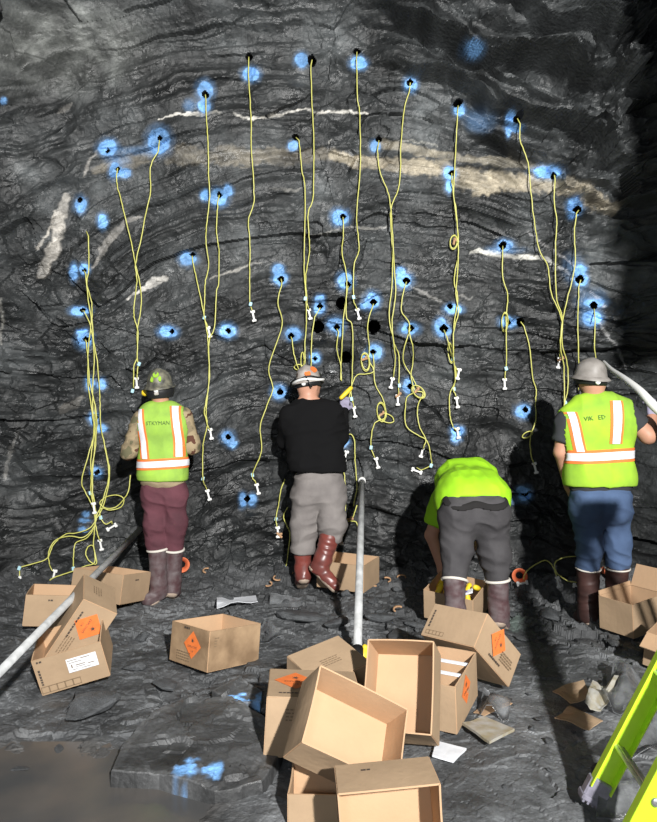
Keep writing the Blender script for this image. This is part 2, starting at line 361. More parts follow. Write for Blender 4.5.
PU = 328.5 + FP * GX / GY; PV = VH - FP * (GZ - CAMH) / GY            # where each point of the rock sits as laid out on the face
jx = 1.6 * fbm(GX * 22, GZ * 22, 3, 101); jy = 1.6 * fbm(GX * 22 + 5, GZ * 22, 3, 102)
n1 = fbm(GX * 2.2, GZ * 2.2, 5, 111); n2 = fbm(GX * 9, GZ * 9, 4, 121)
base = 0.029 * np.exp(1.1 * n1 + 0.5 * n2) * (1 + 0.35 * sstep(2.2, 3.6, GZ + 0.5 * n1)) * (1 - 0.2 * sstep(1.4, 0.4, GZ + 0.6 * n1))  # lighter upper and darker lower rock stand in for uneven lamp light
lite = sstep(0.15, 0.75, fbm(GX * 1.3 + 4, GZ * 2.4, 4, 131)); base = base * (1 + 0.9 * lite)
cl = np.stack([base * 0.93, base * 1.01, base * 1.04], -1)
# brownish shoulder at the upper corner; its brighter light is painted into the colour
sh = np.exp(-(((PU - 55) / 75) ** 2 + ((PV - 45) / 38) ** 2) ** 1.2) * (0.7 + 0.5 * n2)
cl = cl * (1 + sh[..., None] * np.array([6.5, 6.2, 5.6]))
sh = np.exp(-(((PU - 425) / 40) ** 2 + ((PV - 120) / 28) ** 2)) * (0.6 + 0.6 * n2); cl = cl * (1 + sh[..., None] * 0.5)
for colr, st, pts in VEINS:
    us = [p[0] for p in pts]; vs = [p[1] for p in pts]
    sel = (PU > min(us) - 30) & (PU < max(us) + 30) & (PV > min(vs) - 30) & (PV < max(vs) + 30)
    d = line_w(PU[sel] + jx[sel] * 1.4, PV[sel] + jy[sel] * 1.4, pts)
    big = max(p[2] for p in pts) > 5
    k = (1 - sstep(0.7, 1.15, d + (0.55 * n2[sel] if big else 0.5 * n2[sel]) + (0.5 * np.abs(fbm(GX[sel] * 16, GZ[sel] * 16, 3, 19)) if big else 0))) * st * (0.55 + 0.45 * sstep(-.35, .15, fbm(GX[sel] * 7, GZ[sel] * 12, 3, 29))) * (0.75 + 0.5 * n1[sel] if st < 0.9 else 1)
    k = np.clip(k, 0, 1)
    cc = np.array(colr) * (1 + 0.35 * n2[sel][:, None] + 0.25 * fbm(GX[sel] * 30, GZ[sel] * 30, 2, 7)[:, None])
    cl[sel] = cl[sel] * (1 - k[:, None]) + cc * k[:, None]
own = np.full(GX.shape, -1, int); ownw = np.zeros(GX.shape)
BLUE = np.array([0.24, 0.52, 0.98])
for mi, bl in enumerate(MARKS):
    us = [p[0] for p in bl]; vs = [p[1] for p in bl]
    sel = (PU > min(us) - 30) & (PU < max(us) + 30) & (PV > min(vs) - 30) & (PV < max(vs) + 30)
    wgt = np.zeros(int(sel.sum())); soft = np.zeros_like(wgt)
    for (u, v, rx, ry) in bl:
        d = np.hypot((PU[sel] + jx[sel] - u) / rx, (PV[sel] + jy[sel] - v) / ry) + 0.16 * n2[sel] + (0.6 * np.clip(fbm(GX[sel] * 30, GZ[sel] * 30, 2, 5), 0, 1) if mi == 10 else 0)
        wgt = np.maximum(wgt, 1 - sstep(0.88, 1.12, d)); soft = np.maximum(soft, 0.26 * (1 - sstep(0.8, 1.8, d)))
    k = np.clip(np.maximum(wgt, soft), 0, 1) * 0.97
    cl[sel] = cl[sel] * (1 - k[:, None]) + BLUE * (0.85 + 0.5 * n2[sel][:, None]) * k[:, None]
    o_ = own[sel]; ow = ownw[sel]; better = wgt > np.maximum(ow, 0.35); o_[better] = mi; ow[better] = wgt[better]; own[sel] = o_; ownw[sel] = ow
for (u, v, rx, ry, st) in [(140,150,30,6,.35),(190,104,8,8,.35),(480,120,18,14,.2),(505,250,24,5,.35),(515,500,10,5,.3),(590,300,16,16,.25),(575,270,14,16,.2),(118,160,14,8,.3)]:
    d = np.hypot((PU - u) / rx, (PV - v) / ry) + 0.3 * n2; k = (1 - sstep(0.2, 1.3, d)) * st
    cl = cl * (1 - k[..., None]) + BLUE * 0.8 * k[..., None]
# holes: drop the faces within, so that the bored hole behind shows
hole_c = []
cut = np.zeros(GX.shape, bool)
for (u, v, r) in HOLES:
    c = on_face(u, v); hole_c.append((c, r * c[1] / FP))
    cut |= (GX - c[0]) ** 2 + (GZ - c[2]) ** 2 < (r * c[1] / FP) ** 2
# gentle funnel round the hole
for (c, r) in hole_c:
    d = np.hypot(GX - c[0], GZ - c[2]); GY = np.where(d < r * 1.8, GY + 0.02 * (1 - d / (r * 1.8)), GY)
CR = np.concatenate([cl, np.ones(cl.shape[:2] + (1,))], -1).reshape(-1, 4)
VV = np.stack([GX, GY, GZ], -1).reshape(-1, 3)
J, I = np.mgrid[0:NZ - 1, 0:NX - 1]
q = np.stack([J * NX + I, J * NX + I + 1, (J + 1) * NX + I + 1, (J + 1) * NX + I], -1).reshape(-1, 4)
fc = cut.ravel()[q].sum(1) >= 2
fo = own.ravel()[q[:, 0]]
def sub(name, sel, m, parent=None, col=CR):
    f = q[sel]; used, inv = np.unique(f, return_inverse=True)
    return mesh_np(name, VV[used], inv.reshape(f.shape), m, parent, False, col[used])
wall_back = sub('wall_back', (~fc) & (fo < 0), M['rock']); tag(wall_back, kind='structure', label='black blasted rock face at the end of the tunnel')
for mi in range(len(MARKS)):
    s_ = (~fc) & (fo == mi)
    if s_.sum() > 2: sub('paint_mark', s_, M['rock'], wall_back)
for (c, r) in hole_c:
    b = MB(); n = 14; y0 = c[1] - 0.01
    V = []; rr = r * 1.10
    for (dy, k) in ((0.02, 1.0), (0.25, 1.0), (0.40, 0.9)):
        for j in range(n):
            a = 2 * math.pi * j / n; V.append((c[0] + rr * k * math.cos(a), c[1] + dy - 0.02 + (0.015 if dy < .1 else 0), c[2] + rr * k * math.sin(a) - dy * 0.05))
    F = [(i * n + j, (i + 1) * n + j, (i + 1) * n + (j + 1) % n, i * n + (j + 1) % n) for i in range(2) for j in range(n)] + [tuple(2 * n + j for j in range(n))]
    b.add(V, F).build('drill_hole', M['hole'], wall_back)

# ------------------------------------------------------------------ tunnel sleeve: walls and back, from the face to behind the light
def sleeve(name, a0, a1, n, seed, label):
    ys = np.concatenate([np.arange(-4.6, 3.0, 0.09), np.arange(3.0, 5.42, 0.035)]); t = np.linspace(a0, a1, n)
    T, Y = np.meshgrid(t, ys); hw, ht = 3.45, 5.75
    ex = 0.72
    X = -hw * np.sign(np.cos(T)) * np.abs(np.cos(T)) ** ex; Z = ht * np.abs(np.sin(T)) ** ex
    nrm = np.hypot(X / hw, Z / ht); s = T * 3.6
    f1, e1 = facets(s * 1.2, Y * 0.9, seed); f2, e2 = facets(s * 3.6, Y * 2.8, seed + 10)
    d = 0.16 * f1 + 0.06 * f2 + 0.10 * fbm(s * 0.8, Y * 0.8, 4, seed + 20) + 0.02 * fbm(s * 7, Y * 7, 3, seed + 30)
    d += 0.07 * (1 - sstep(0, 0.06, e1))
    k = 1 + d / 3.0
    # unseen swelling added to the wall between lamp and face, shading the face's edge
    kx = k - 0.275 * np.exp(-((Y - 2.2) / 1.0) ** 2) * sstep(1.85, 2.25, T)
    X = X * kx; Z = Z * k - 0.25 * (1 - np.abs(np.sin(T)))
    if name != 'ceiling': Z = np.where(np.sin(T) < 0.02, -0.3, Z)
    V = np.stack([X, Y, Z], -1).reshape(-1, 3); m_, n_ = T.shape
    J, I = np.mgrid[0:m_ - 1, 0:n_ - 1]; F = np.stack([J * n_ + I, J * n_ + I + 1, (J + 1) * n_ + I + 1, (J + 1) * n_ + I], -1).reshape(-1, 4)
    b = 0.05 * (1 + 0.5 * fbm(s * 2, Y * 2, 4, seed + 40)); C = np.stack([b, b, b * 1.02, np.ones_like(b)], -1).reshape(-1, 4)
    o = mesh_np(name, V, F, M['rock'], None, False, C); tag(o, kind='structure', label=label)
sleeve('wall_left', 0.0, 0.95, 60, 200, 'dark rock wall of the tunnel beyond the left boxes')
sleeve('ceiling', 0.95, math.pi - 0.95, 110, 300, 'rough rock back over the heading')
sleeve('wall_right', math.pi - 0.95, math.pi, 60, 400, 'dark rock wall of the tunnel behind the ladder')

# ------------------------------------------------------------------ floor
ys = [-4.6]
while ys[-1] < 1.6: ys.append(ys[-1] + 0.12)
while ys[-1] < 5.85: ys.append(ys[-1] + 0.0045 + 0.0022 * max(0, ys[-1] - 2))
ys = np.array(ys); xs = np.concatenate([np.arange(-3.9, -2.6, 0.05), np.arange(-2.6, 2.7, 0.0085), np.arange(2.7, 3.9, 0.05)])
FX, FY = np.meshgrid(xs, ys)
PUDDLE = [(-1.05, 2.27, 0.55, 0.34), (-0.75, 2.36, 0.34, 0.22), (-1.5, 2.5, 0.5, 0.30), (-0.62, 2.08, 0.3, 0.2)]
def floor_z(x, y):
    z = -0.022 + 0.028 * fbm(x * 1.1, y * 1.1, 3, 500) + 0.012 * fbm(x * 5, y * 5, 4, 510)
    lump = sstep(0.1, 0.6, fbm(x * 0.9 + 3, y * 0.9, 3, 520)); bk = sstep(3.4, 4.6, y)
    f1, e1 = facets(x * 4.5 + 0.3 * fbm(x * 3, y * 3, 2, 9), y * 4.5, 530); f2, e2 = facets(x * 13, y * 13, 540); f3, e3 = facets(x * 34, y * 34, 550)
    rough = 0.30 + 0.7 * lump + 0.8 * bk + 0.9 * sstep(1.1, 2.0, x) * sstep(3.3, 4.2, y) + 0.5 * sstep(-0.2, -0.9, x) * sstep(3.4, 2.8, y) * sstep(2.2, 2.6, y)
    z = z + rough * (0.030 * f1 + 0.018 * f2) + 0.003 * f3 * (0.3 + rough)
    z = z - 0.02 * (1 - sstep(0, 0.06, e1)) * lump - 0.006 * (1 - sstep(0, 0.1, e2)) * rough
    z = z + 0.14 * sstep(5.05, 5.7, y) ** 1.5
    z = z + 0.10 * sstep(2.2, 2.7, np.abs(x))
    for (px, py, ra, rb) in PUDDLE:
        k = 1 - sstep(0.75, 1.15, np.hypot((x - px) / ra, (y - py) / rb) + 0.55 * fbm(x * 3, y * 3, 4, 560)); z = z * (1 - k) + (-0.035) * k
    return z
FZ = floor_z(FX, FY)
def ground(x, y):
    i = min(max(int(np.searchsorted(xs, x)), 1), len(xs) - 1); j = min(max(int(np.searchsorted(ys, y)), 1), len(ys) - 1); return float(FZ[j, i])
b = 0.076 * (1 + 0.4 * fbm(FX * 1.6, FY * 1.6, 4, 600) + 0.35 * fbm(FX * 12, FY * 12, 3, 610))
b = b * (1 + 0.7 * sstep(0.0, 0.5, fbm(FX * 1.3 + 7, FY * 0.9, 3, 640))) * (1 + 0.5 * sstep(3.4, 2.4, FY)) * (1 - 0.15 * sstep(4.4, 5.4, FY))
FC = np.stack([b * 0.96, b * 1.0, b * 1.04], -1)
blue = 1 - sstep(0.5, 1.1, np.hypot((FX - 1.25) / 0.12, (FY - 4.5) / 0.2) + 0.4 * fbm(FX * 20, FY * 20, 3, 620)); FC = FC * (1 - 0.35 * blue[..., None]) + np.array([0.22, 0.30, 0.26]) * 0.35 * blue[..., None]
mud = np.zeros_like(FX)
for (px, py, ra, rb) in PUDDLE: mud = np.maximum(mud, 1 - sstep(0.9, 1.5, np.hypot((FX - px) / ra, (FY - py) / rb) + 0.55 * fbm(FX * 3, FY * 3, 4, 560)))
FC = FC * (1 - 0.6 * mud[..., None]) + np.array([0.10, 0.09, 0.08]) * 0.6 * mud[..., None]
m_, n_ = FX.shape; J, I = np.mgrid[0:m_ - 1, 0:n_ - 1]
F = np.stack([J * n_ + I, J * n_ + I + 1, (J + 1) * n_ + I + 1, (J + 1) * n_ + I], -1).reshape(-1, 4)
fl = mesh_np('floor', np.stack([FX, FY, FZ], -1).reshape(-1, 3), F, M['muck'], None, False, np.concatenate([FC, np.ones(FC.shape[:2] + (1,))], -1).reshape(-1, 4))
tag(fl, kind='structure', label='dark tunnel floor of crushed rock and mud')
# puddle sheet
n = 90; V = []; px = np.linspace(-2.0, -0.25, n); py = np.linspace(1.75, 2.85, n); PX, PY = np.meshgrid(px, py)
V = np.stack([PX, PY, np.full(PX.shape, -0.027)], -1).reshape(-1, 3); J, I = np.mgrid[0:n - 1, 0:n - 1]
F = np.stack([J * n + I, J * n + I + 1, (J + 1) * n + I + 1, (J + 1) * n + I], -1).reshape(-1, 4)
zc = floor_z(PX, PY).ravel(); F = F[(zc[F] < -0.015).all(1)]
used, inv = np.unique(F, return_inverse=True)
tag(mesh_np('puddle', V[used], inv.reshape(F.shape), M['water']), 'shallow muddy brown puddle on the floor at the lower left', 'puddle', kind='stuff')
# ------------------------------------------------------------------ cartons
TH_C = 0.006
def text_mesh(txt, size, m, Mx, parent, name='lettering', align='CENTER'):
    """flat printed words lying in the plane given by the 4x4 matrix"""
    cu = bpy.data.curves.new(name, 'FONT'); cu.body = txt; cu.size = size; cu.align_x = align; cu.align_y = 'CENTER'; cu.resolution_u = 2
    t = bpy.data.objects.new('tmp', cu); COL.objects.link(t)
    me = bpy.data.meshes.new_from_object(t.evaluated_get(bpy.context.evaluated_depsgraph_get())); bpy.data.objects.remove(t)
    me.transform(Mx); me.materials.clear(); me.materials.append(m)
    o = bpy.data.objects.new(name, me); return link(o, parent)
def frame4(o, ex, ey):
    ex = Vector(ex).normalized(); ey = Vector(ey).normalized(); ez = ex.cross(ey)
    return Matrix(((ex.x, ey.x, ez.x, o[0]), (ex.y, ey.y, ez.y, o[1]), (ex.z, ey.z, ez.z, o[2]), (0, 0, 0, 1)))
def carton(pose, label, closed=False, flaps=(), prints=(), stain=False, group='brown explosive cartons thrown about the floor', dividers=False, name='cardboard_box', lidface=None):
    """an open carton: pose = centre, rotation vector, size; opening on its local +z. prints: (face, kind, a, b, size, turn) with a, b in 0..1 over the face"""
    c, r, d = pose; R = rodr(r); c = np.array(c); d = np.array(d); h = d / 2; t = TH_C
    b = MB()
    # each wall an outer and inner skin with the grey core edge: thin slabs with slightly bowed sheets
    def wall(cen, dim, nrm):
        ax = int(np.argmax(np.abs(nrm))); u, v = [k for k in range(3) if k != ax]; n = 7
        bow = random.uniform(-0.006, 0.006); bow2 = random.uniform(-0.004, 0.004)
        for side in (0, 1):
            V = []
            for i in range(n):
                for j in range(n):
                    p = np.array(cen, float); s_, q_ = i / (n - 1), j / (n - 1)
                    p[u] += (s_ - .5) * dim[u]; p[v] += (q_ - .5) * dim[v]
                    p[ax] += nrm[ax] * ((0.5 if side else -0.5) * t + bow * math.sin(math.pi * s_) * math.sin(math.pi * q_) + bow2 * math.sin(math.pi * s_) * (q_ if v == 2 else 0.0))
                    V.append(p)
            F = [(i * n + j, (i + 1) * n + j, (i + 1) * n + j + 1, i * n + j + 1) for i in range(n - 1) for j in range(n - 1)]
            b.add(V, F, 0 if side else 1)
            if side == 0: V0 = V
            else:
                rim = [i * n for i in range(n)] + [(n - 1) * n + j for j in range(1, n)] + [i * n + n - 1 for i in range(n - 2, -1, -1)] + [j for j in range(n - 2, 0, -1)]
                k = len(rim); b.add([V0[q] for q in rim] + [V[q] for q in rim], [(q, (q + 1) % k, k + (q + 1) % k, k + q) for q in range(k)], 1)
    hx, hy, hz = h
    wall((-hx, 0, 0), (0, d[1], d[2]), (-1, 0, 0)); wall((hx, 0, 0), (0, d[1], d[2]), (1, 0, 0))
    wall((0, -hy, 0), (d[0], 0, d[2]), (0, -1, 0)); wall((0, hy, 0), (d[0], 0, d[2]), (0, 1, 0))
    wall((0, 0, -hz), (d[0], d[1], 0), (0, 0, -1))
    root = b.build(name, [M['card_stain'] if stain else M['card_out'], M['card_in']])
    root.matrix_world = Matrix.LocRotScale(Vector(c), Matrix(R.tolist()), None)
    tag(root, label, 'box', group)
    if closed:
        for sgn, ln in ((-1, .5), (1, .5)):
            f = MB(); f.box((0, sgn * hy / 2, hz + 0.001), (d[0], d[1] * .495, t), m=0).build('top_flap', [M['card_out'], M['card_in']], root)
    for (side, length, ang) in flaps:      # side 'x-','x+','y-','y+': hinge at the rim, ang = how far it is folded out from straight up
        f = MB(); ax = 0 if side[0] == 'x' else 1; sg = -1 if side[1] == '-' else 1
        L_ = length; ca, sa = math.cos(ang), math.sin(ang); wd = d[1 - ax] * 0.985
        Rf = euler(y=ang * sg) if ax == 0 else euler(x=-ang * sg)
        off = Rf @ np.array([0, 0, L_ / 2]); cen = np.array([0, 0, hz + 0.002]) + off; cen[ax] += sg * h[ax]
        dim = np.array([t, wd, L_]) if ax == 0 else np.array([wd, t, L_])
        # outer face material on the outside, inner on the inside
        f.box(cen, dim, Rf, 0); F_ = f.M
        inner = {0: (0 if sg > 0 else 1), 1: (2 if sg > 0 else 3)}[ax]; f.M[inner] = 1
        f.build('flap', [M['card_out'], M['card_in']], root)
    if dividers:
        for k in (0.30, 0.62):
            dv = MB().box((0.0, -hy + d[1] * (1 - k), hz * -.02), (d[0] * 0.96, 0.008, d[2] * 0.86), m=0).build('divider', M['card_in'], root); MB().box((0.0, -hy + d[1] * (1 - k), hz * .86), (d[0] * 0.96, 0.014, .010), m=0).build('white_edge', M['label_white'], dv)
    # printing
    FACE = {'x-': ((-hx - t, hy, -hz), (0, -1, 0), (0, 0, 1), d[1], d[2]), 'x+': ((hx + t, -hy, -hz), (0, 1, 0), (0, 0, 1), d[1], d[2]),
            'y-': ((-hx, -hy - t, -hz), (1, 0, 0), (0, 0, 1), d[0], d[2]), 'y+': ((hx, hy + t, -hz), (-1, 0, 0), (0, 0, 1), d[0], d[2]),
            'z-': ((-hx, hy, -hz - t), (1, 0, 0), (0, -1, 0), d[0], d[1]), 'z+': ((-hx, -hy, hz + t), (1, 0, 0), (0, 1, 0), d[0], d[1])}
    for (face, kind, a, bq, size, turn) in prints:
        o, ex, ey, lw, lh = FACE[face]; o = np.array(o); ex = np.array(ex, float); ey = np.array(ey, float); nz_ = np.cross(ex, ey)
        p = o + ex * a * lw + ey * bq * lh + nz_ * 0.0012
        ca, sa = math.cos(turn), math.sin(turn); e1 = ex * ca + ey * sa; e2 = -ex * sa + ey * ca
        if kind == 'diamond':
            s2 = size / 2; e1d = (e1 + e2) / math.sqrt(2); e2d = (e2 - e1) / math.sqrt(2)
            V = [p - e1d * s2 - e2d * s2, p + e1d * s2 - e2d * s2, p + e1d * s2 + e2d * s2, p - e1d * s2 + e2d * s2]
            lb = mesh_np('diamond_label', np.array(V), [(0, 1, 2, 3)], M['label_orange'], root)
            bs = MB(); q = p + e2 * size * 0.22 + nz_ * 0.0008                                    # the bursting charge pictogram
            V = [];
            for k in range(20):
                rr = size * (0.13 if k % 2 == 0 else 0.05) * (1.0 if k % 4 else 1.3); V.append(q + rr * (math.cos(k * math.pi / 10) * e1 + math.sin(k * math.pi / 10) * e2))
            bs.add(V, [tuple(range(20))]).build('pictogram', M['ink'], lb)
            text_mesh('EXPLOSIVE', size * 0.155, M['ink'], frame4(p - e2 * size * 0.10 + nz_ * 0.0008, e1, e2), lb)
            text_mesh('1.1B', size * 0.12, M['ink'], frame4(p - e2 * size * 0.32 + nz_ * 0.0008, e1, e2), lb)
        elif kind == 'white':
            V = [p - e1 * size / 2 - e2 * size * .27, p + e1 * size / 2 - e2 * size * .27, p + e1 * size / 2 + e2 * size * .27, p - e1 * size / 2 + e2 * size * .27]
            lb = mesh_np('shipping_label', np.array(V), [(0, 1, 2, 3)], M['label_white'], root); mk = MB(); n_ = nz_ * 0.0008
            for (x, y, w_, h_) in [(-.30, .19, .34, .022), (.12, .19, .30, .03), (-.22, .10, .42, .022), (-.36, -.04, .04, .14), (-.08, -.03, .32, .03), (-.08, -.10, .30, .02), (.28, -.08, .22, .03), (.1, -.19, .3, .02), (-.28, -.18, .16, .02)]:
                q = p + e1 * x * size + e2 * y * size + n_; u_ = e1 * w_ * size / 2; v_ = e2 * h_ * size / 2; mk.add([q - u_ - v_, q + u_ - v_, q + u_ + v_, q - u_ + v_], [(0, 1, 2, 3)])
            mk.build('print', M['ink_faint'], lb)
        elif kind == 'squares':
            mk = MB()
            for k in range(5):
                for (x0, y0, x1, y1) in [(0, 0, 1, .1), (0, .9, 1, 1), (0, 0, .08, 1), (.92, 0, 1, 1)]:
                    s_ = size / 5; q = p + e1 * (k * s_ - size / 2)
                    mk.add([q + e1 * x0 * s_ + e2 * y0 * s_, q + e1 * x1 * s_ + e2 * y0 * s_, q + e1 * x1 * s_ + e2 * y1 * s_, q + e1 * x0 * s_ + e2 * y1 * s_], [(0, 1, 2, 3)])
            mk.build('printed_boxes', M['ink_faint'], root)
        elif kind == 'lines':
            mk = MB(); rr = random.Random(int(size * 1000) + len(label))
            for k in range(4):
                x = -size / 2
                while x < size / 2 - 0.01:
                    w_ = rr.uniform(.008, .02); q = p + e1 * x + e2 * (-k * 0.014); mk.add([q, q + e1 * w_, q + e1 * w_ + e2 * 0.006, q + e2 * 0.006], [(0, 1, 2, 3)]); x += w_ + .005
            mk.build('printed_lines', M['ink_faint'], root)
        elif kind == 'line':
            mk = MB(); rr = random.Random(int(size * 1000) + len(label)); x = -size / 2
            while x < size / 2 - 0.01:
                w_ = rr.uniform(.008, .016); q = p + e1 * x; mk.add([q, q + e1 * w_, q + e1 * w_ + e2 * 0.010, q + e2 * 0.010], [(0, 1, 2, 3)]); x += w_ + .004
            mk.build('printed_line', M['ink'], root)
    return root
PI = math.pi
box_B = carton(([-0.647, 3.734, 0.105], [-0.081, 0.1, 0.862], [0.371, 0.331, 0.21]), 'water-stained open carton standing alone between the two heaps, orange diamond on its side', stain=True,
       prints=[('x-', 'diamond', 0.6, 0.55, 0.105, 0), ('x-', 'lines', 0.38, 0.3, 0.12, 0), ('y-', 'lines', 0.12, 0.8, 0.03, 0), ('x-', 'line', .45, .92, .06, 0)])
carton(([0.318, 2.80, 0.214], [-5.005, 1.159, 1.355], [0.288, 0.366, 0.191]), 'tall open carton on end facing the camera with a shadow down its inside')
carton(([0.072, 2.399, 0.232], [0.667, 0.538, -0.037], [0.385, 0.292, 0.151]), 'tilted open carton lying across the front of the heap, empty inside facing up')
carton(([0.189, 2.054, 0.134], [-4.757, 0.053, -0.296], [0.31, 0.258, 0.175]), 'nearest carton on its side at the bottom edge, open mouth towards the camera', prints=[('y+', 'line', .68, .35, .035, PI)])
carton(([0.555, 3.06, 0.121], [0.107, -0.032, -0.481], [0.19, 0.348, 0.217]), 'narrow open carton with two white dividers beside the tall one', dividers=True,
       prints=[('x+', 'diamond', 0.42, 0.62, 0.10, 0)])
carton(([0.742, 3.39, 0.207], [-0.337, 0.702, 0.687], [0.383, 0.324, 0.182]), 'overturned carton tipped on its corner behind the bending worker, orange diamond on its end',
       prints=[('y-', 'diamond', 0.42, 0.66, 0.11, -PI / 2), ('y-', 'lines', 0.72, 0.55, 0.12, -0.0), ('y-', 'line', 0.48, 0.16, 0.13, 0), ('x-', 'squares', 0.24, 0.06, 0.11, 0), ('x-', 'line', .1, .55, .10, PI / 2)])
carton(([0.871, 4.451, 0.141], [-2.194, -0.079, 5.244], [0.342, 0.295, 0.204]), 'open carton full of yellow detonators at the bending worker\'s boots')
carton(([1.97, 4.226, 0.13], [0.027, -0.062, 0.54], [0.334, 0.238, 0.211]), 'open carton with a raised lit flap at the right edge, behind the ladder', flaps=[('y+', 0.03, 0.1), ('x+', 0.15, 0.5)])
carton(([1.98, 3.62, 0.085], [0.15, 0.1, -0.75], [0.34, 0.26, 0.19]), 'shadowed carton low at the right edge just above the ladder rail', flaps=[('y-', 0.12, 1.9)],
       prints=[('y-', 'lines', .4, .7, .08, 0)])
carton(([-1.823, 4.394, 0.119], [-0.029, 0.104, 0.27], [0.371, 0.294, 0.199]), 'leftmost carton of the left heap, open and plain in front', prints=[('y-', 'line', .42, .82, .04, 0)])
carton(([-1.612, 4.831, 0.147], [-0.061, 0.162, 1.245], [0.341, 0.427, 0.203]), 'farthest carton of the left heap, beside the first worker\'s boots', prints=[('y-', 'line', .5, .75, .05, 0)])
carton(([0.161, 5.27, 0.135], [0.024, -0.01, 1.133], [0.335, 0.40, 0.209]), 'open carton at the foot of the face behind the man in black')
carton(([-0.072, 2.80, 0.125], [-0.029, 0.055, 0.05], [0.38, 0.31, 0.235]), 'closed upright carton at the left of the central heap, orange diamond on top', closed=True,
       prints=[('z+', 'diamond', 0.30, 0.55, 0.13, 0), ('z+', 'line', .33, .10, .16, 0), ('y-', 'lines', .35, .80, .11, 0)])
carton(([0.00, 3.12, 0.15], [0.25, -0.06, 0.62], [0.30, 0.26, 0.18]), 'carton behind the closed one with a white label on its lid', closed=True, prints=[('z+', 'lines', .5, .5, .1, 0)])
carton(([0.005, 2.33, 0.042], [0.0, 0.0, -0.03], [0.28, 0.20, 0.12]), 'flattened carton underneath the tilted one, its front in black shadow')
carton(([-1.365, 3.59, 0.256], [-0.255, 2.124, 0.429], [0.377, 0.302, 0.195]), 'upper tipped carton of the left heap with a large orange diamond',
       prints=[('y-', 'diamond', 0.32, 0.52, 0.115, 0), ('y-', 'line', .38, .13, .17, 0), ('y-', 'lines', .70, .35, .12, 0), ('x-', 'lines', .5, .5, .1, 0)])
carton(([-1.325, 3.395, 0.160], [0.26, -0.195, 0.245], [0.327, 0.27, 0.203]), 'lower carton of the left heap with a white shipping label on its front',
       prints=[('y-', 'white', 0.68, 0.60, 0.145, 0), ('y-', 'squares', 0.30, 0.05, 0.19, 0), ('y-', 'line', .07, .5, .09, PI / 2), ('y-', 'line', .10, .90, .03, 0)])
# ------------------------------------------------------------------ people: smooth implicit bodies and clothes, meshed with surface nets
def nets(f, lo, hi, h):
    lo = np.array(lo); hi = np.array(hi); n = np.maximum(np.ceil((hi - lo) / h).astype(int) + 1, 4)
    ax = [lo[i] + h * np.arange(n[i]) for i in range(3)]
    P = np.stack(np.meshgrid(*ax, indexing='ij'), -1).reshape(-1, 3).astype(np.float32); D = f(P).reshape(n).astype(np.float32)
    D[0] = D[-1] = 1; D[:, 0] = D[:, -1] = 1; D[:, :, 0] = D[:, :, -1] = 1
    c = [D[i:n[0] - 1 + i, j:n[1] - 1 + j, k:n[2] - 1 + k] for i in (0, 1) for j in (0, 1) for k in (0, 1)]
    neg = sum((x < 0).astype(int) for x in c); act = (neg > 0) & (neg < 8); idx = np.full(act.shape, -1); idx[act] = np.arange(act.sum())
    a = np.stack([x[act] for x in c], -1); off = np.array([(i, j, k) for i in (0, 1) for j in (0, 1) for k in (0, 1)], float)
    S = np.zeros((a.shape[0], 3)); C = np.zeros(a.shape[0])
    for p in range(8):
        for q_ in range(p + 1, 8):
            if abs(off[p] - off[q_]).sum() == 1:
                m = (a[:, p] < 0) != (a[:, q_] < 0); t = np.where(m, a[:, p] / (a[:, p] - a[:, q_] + 1e-12), 0)
                S += np.where(m[:, None], off[p] + t[:, None] * (off[q_] - off[p]), 0); C += m
    V = lo + h * (np.argwhere(act) + S / C[:, None]); F = []
    for ax_, (u, v) in ((0, (1, 2)), (1, (2, 0)), (2, (0, 1))):
        s0 = [slice(None)] * 3; s1 = [slice(None)] * 3; s0[ax_] = slice(0, -1); s1[ax_] = slice(1, None)
        A, B = D[tuple(s0)] < 0, D[tuple(s1)] < 0; e = np.argwhere(A != B); fl = A[A != B]
        ok = (e[:, u] > 0) & (e[:, v] > 0) & (e[:, u] < n[u] - 1) & (e[:, v] < n[v] - 1); e = e[ok]; fl = fl[ok]
        du = np.zeros(3, int); dv = np.zeros(3, int); du[u] = 1; dv[v] = 1
        g = lambda z: idx[z[:, 0], z[:, 1], z[:, 2]]
        Q = np.stack([g(e - du - dv), g(e - dv), g(e), g(e - du)], -1); Q[~fl] = Q[~fl][:, ::-1]; F.append(Q)
    F = np.concatenate(F); F = F[(F >= 0).all(1)]
    return V, F
def smin(a, b, k):
    h = np.clip(0.5 + 0.5 * (b - a) / k, 0, 1); return b * (1 - h) + a * h - k * h * (1 - h)
def cone(p, a, b, ra, rb, s=None):
    """tapered limb from a to b; s squashes its section along x, y, z"""
    a = np.array(a, np.float32); b = np.array(b, np.float32); ab = b - a; L2 = float(ab @ ab) + 1e-9
    t = np.clip(((p - a) @ ab) / L2, 0, 1); v = p - a - t[:, None] * ab
    if s is not None:
        s = np.array(s, np.float32); return (np.linalg.norm(v / s, axis=1) - (ra + t * (rb - ra))) * float(s.min())
    return np.linalg.norm(v, axis=1) - (ra + t * (rb - ra))
def union(p, parts, k=0.03):
    d = None
    for q_ in parts:
        e = cone(p, *q_); d = e if d is None else smin(d, e, k)
    return d
def vnormals(V, F):
    n = np.zeros_like(V); fn = np.cross(V[F[:, 1]] - V[F[:, 0]], V[F[:, 3]] - V[F[:, 0]])
    for k in range(4): np.add.at(n, F[:, k], fn)
    return n / (np.linalg.norm(n, axis=1)[:, None] + 1e-9)
def relax(V, F, it=2):
    n = len(V)
    for _ in range(it):
        S = np.zeros_like(V); C = np.zeros(n)
        for k in range(4):
            np.add.at(S, F[:, k], V[F[:, (k + 1) % 4]] + V[F[:, (k + 3) % 4]]); np.add.at(C, F[:, k], 2)
        V = 0.5 * V + 0.5 * S / C[:, None]
    return V
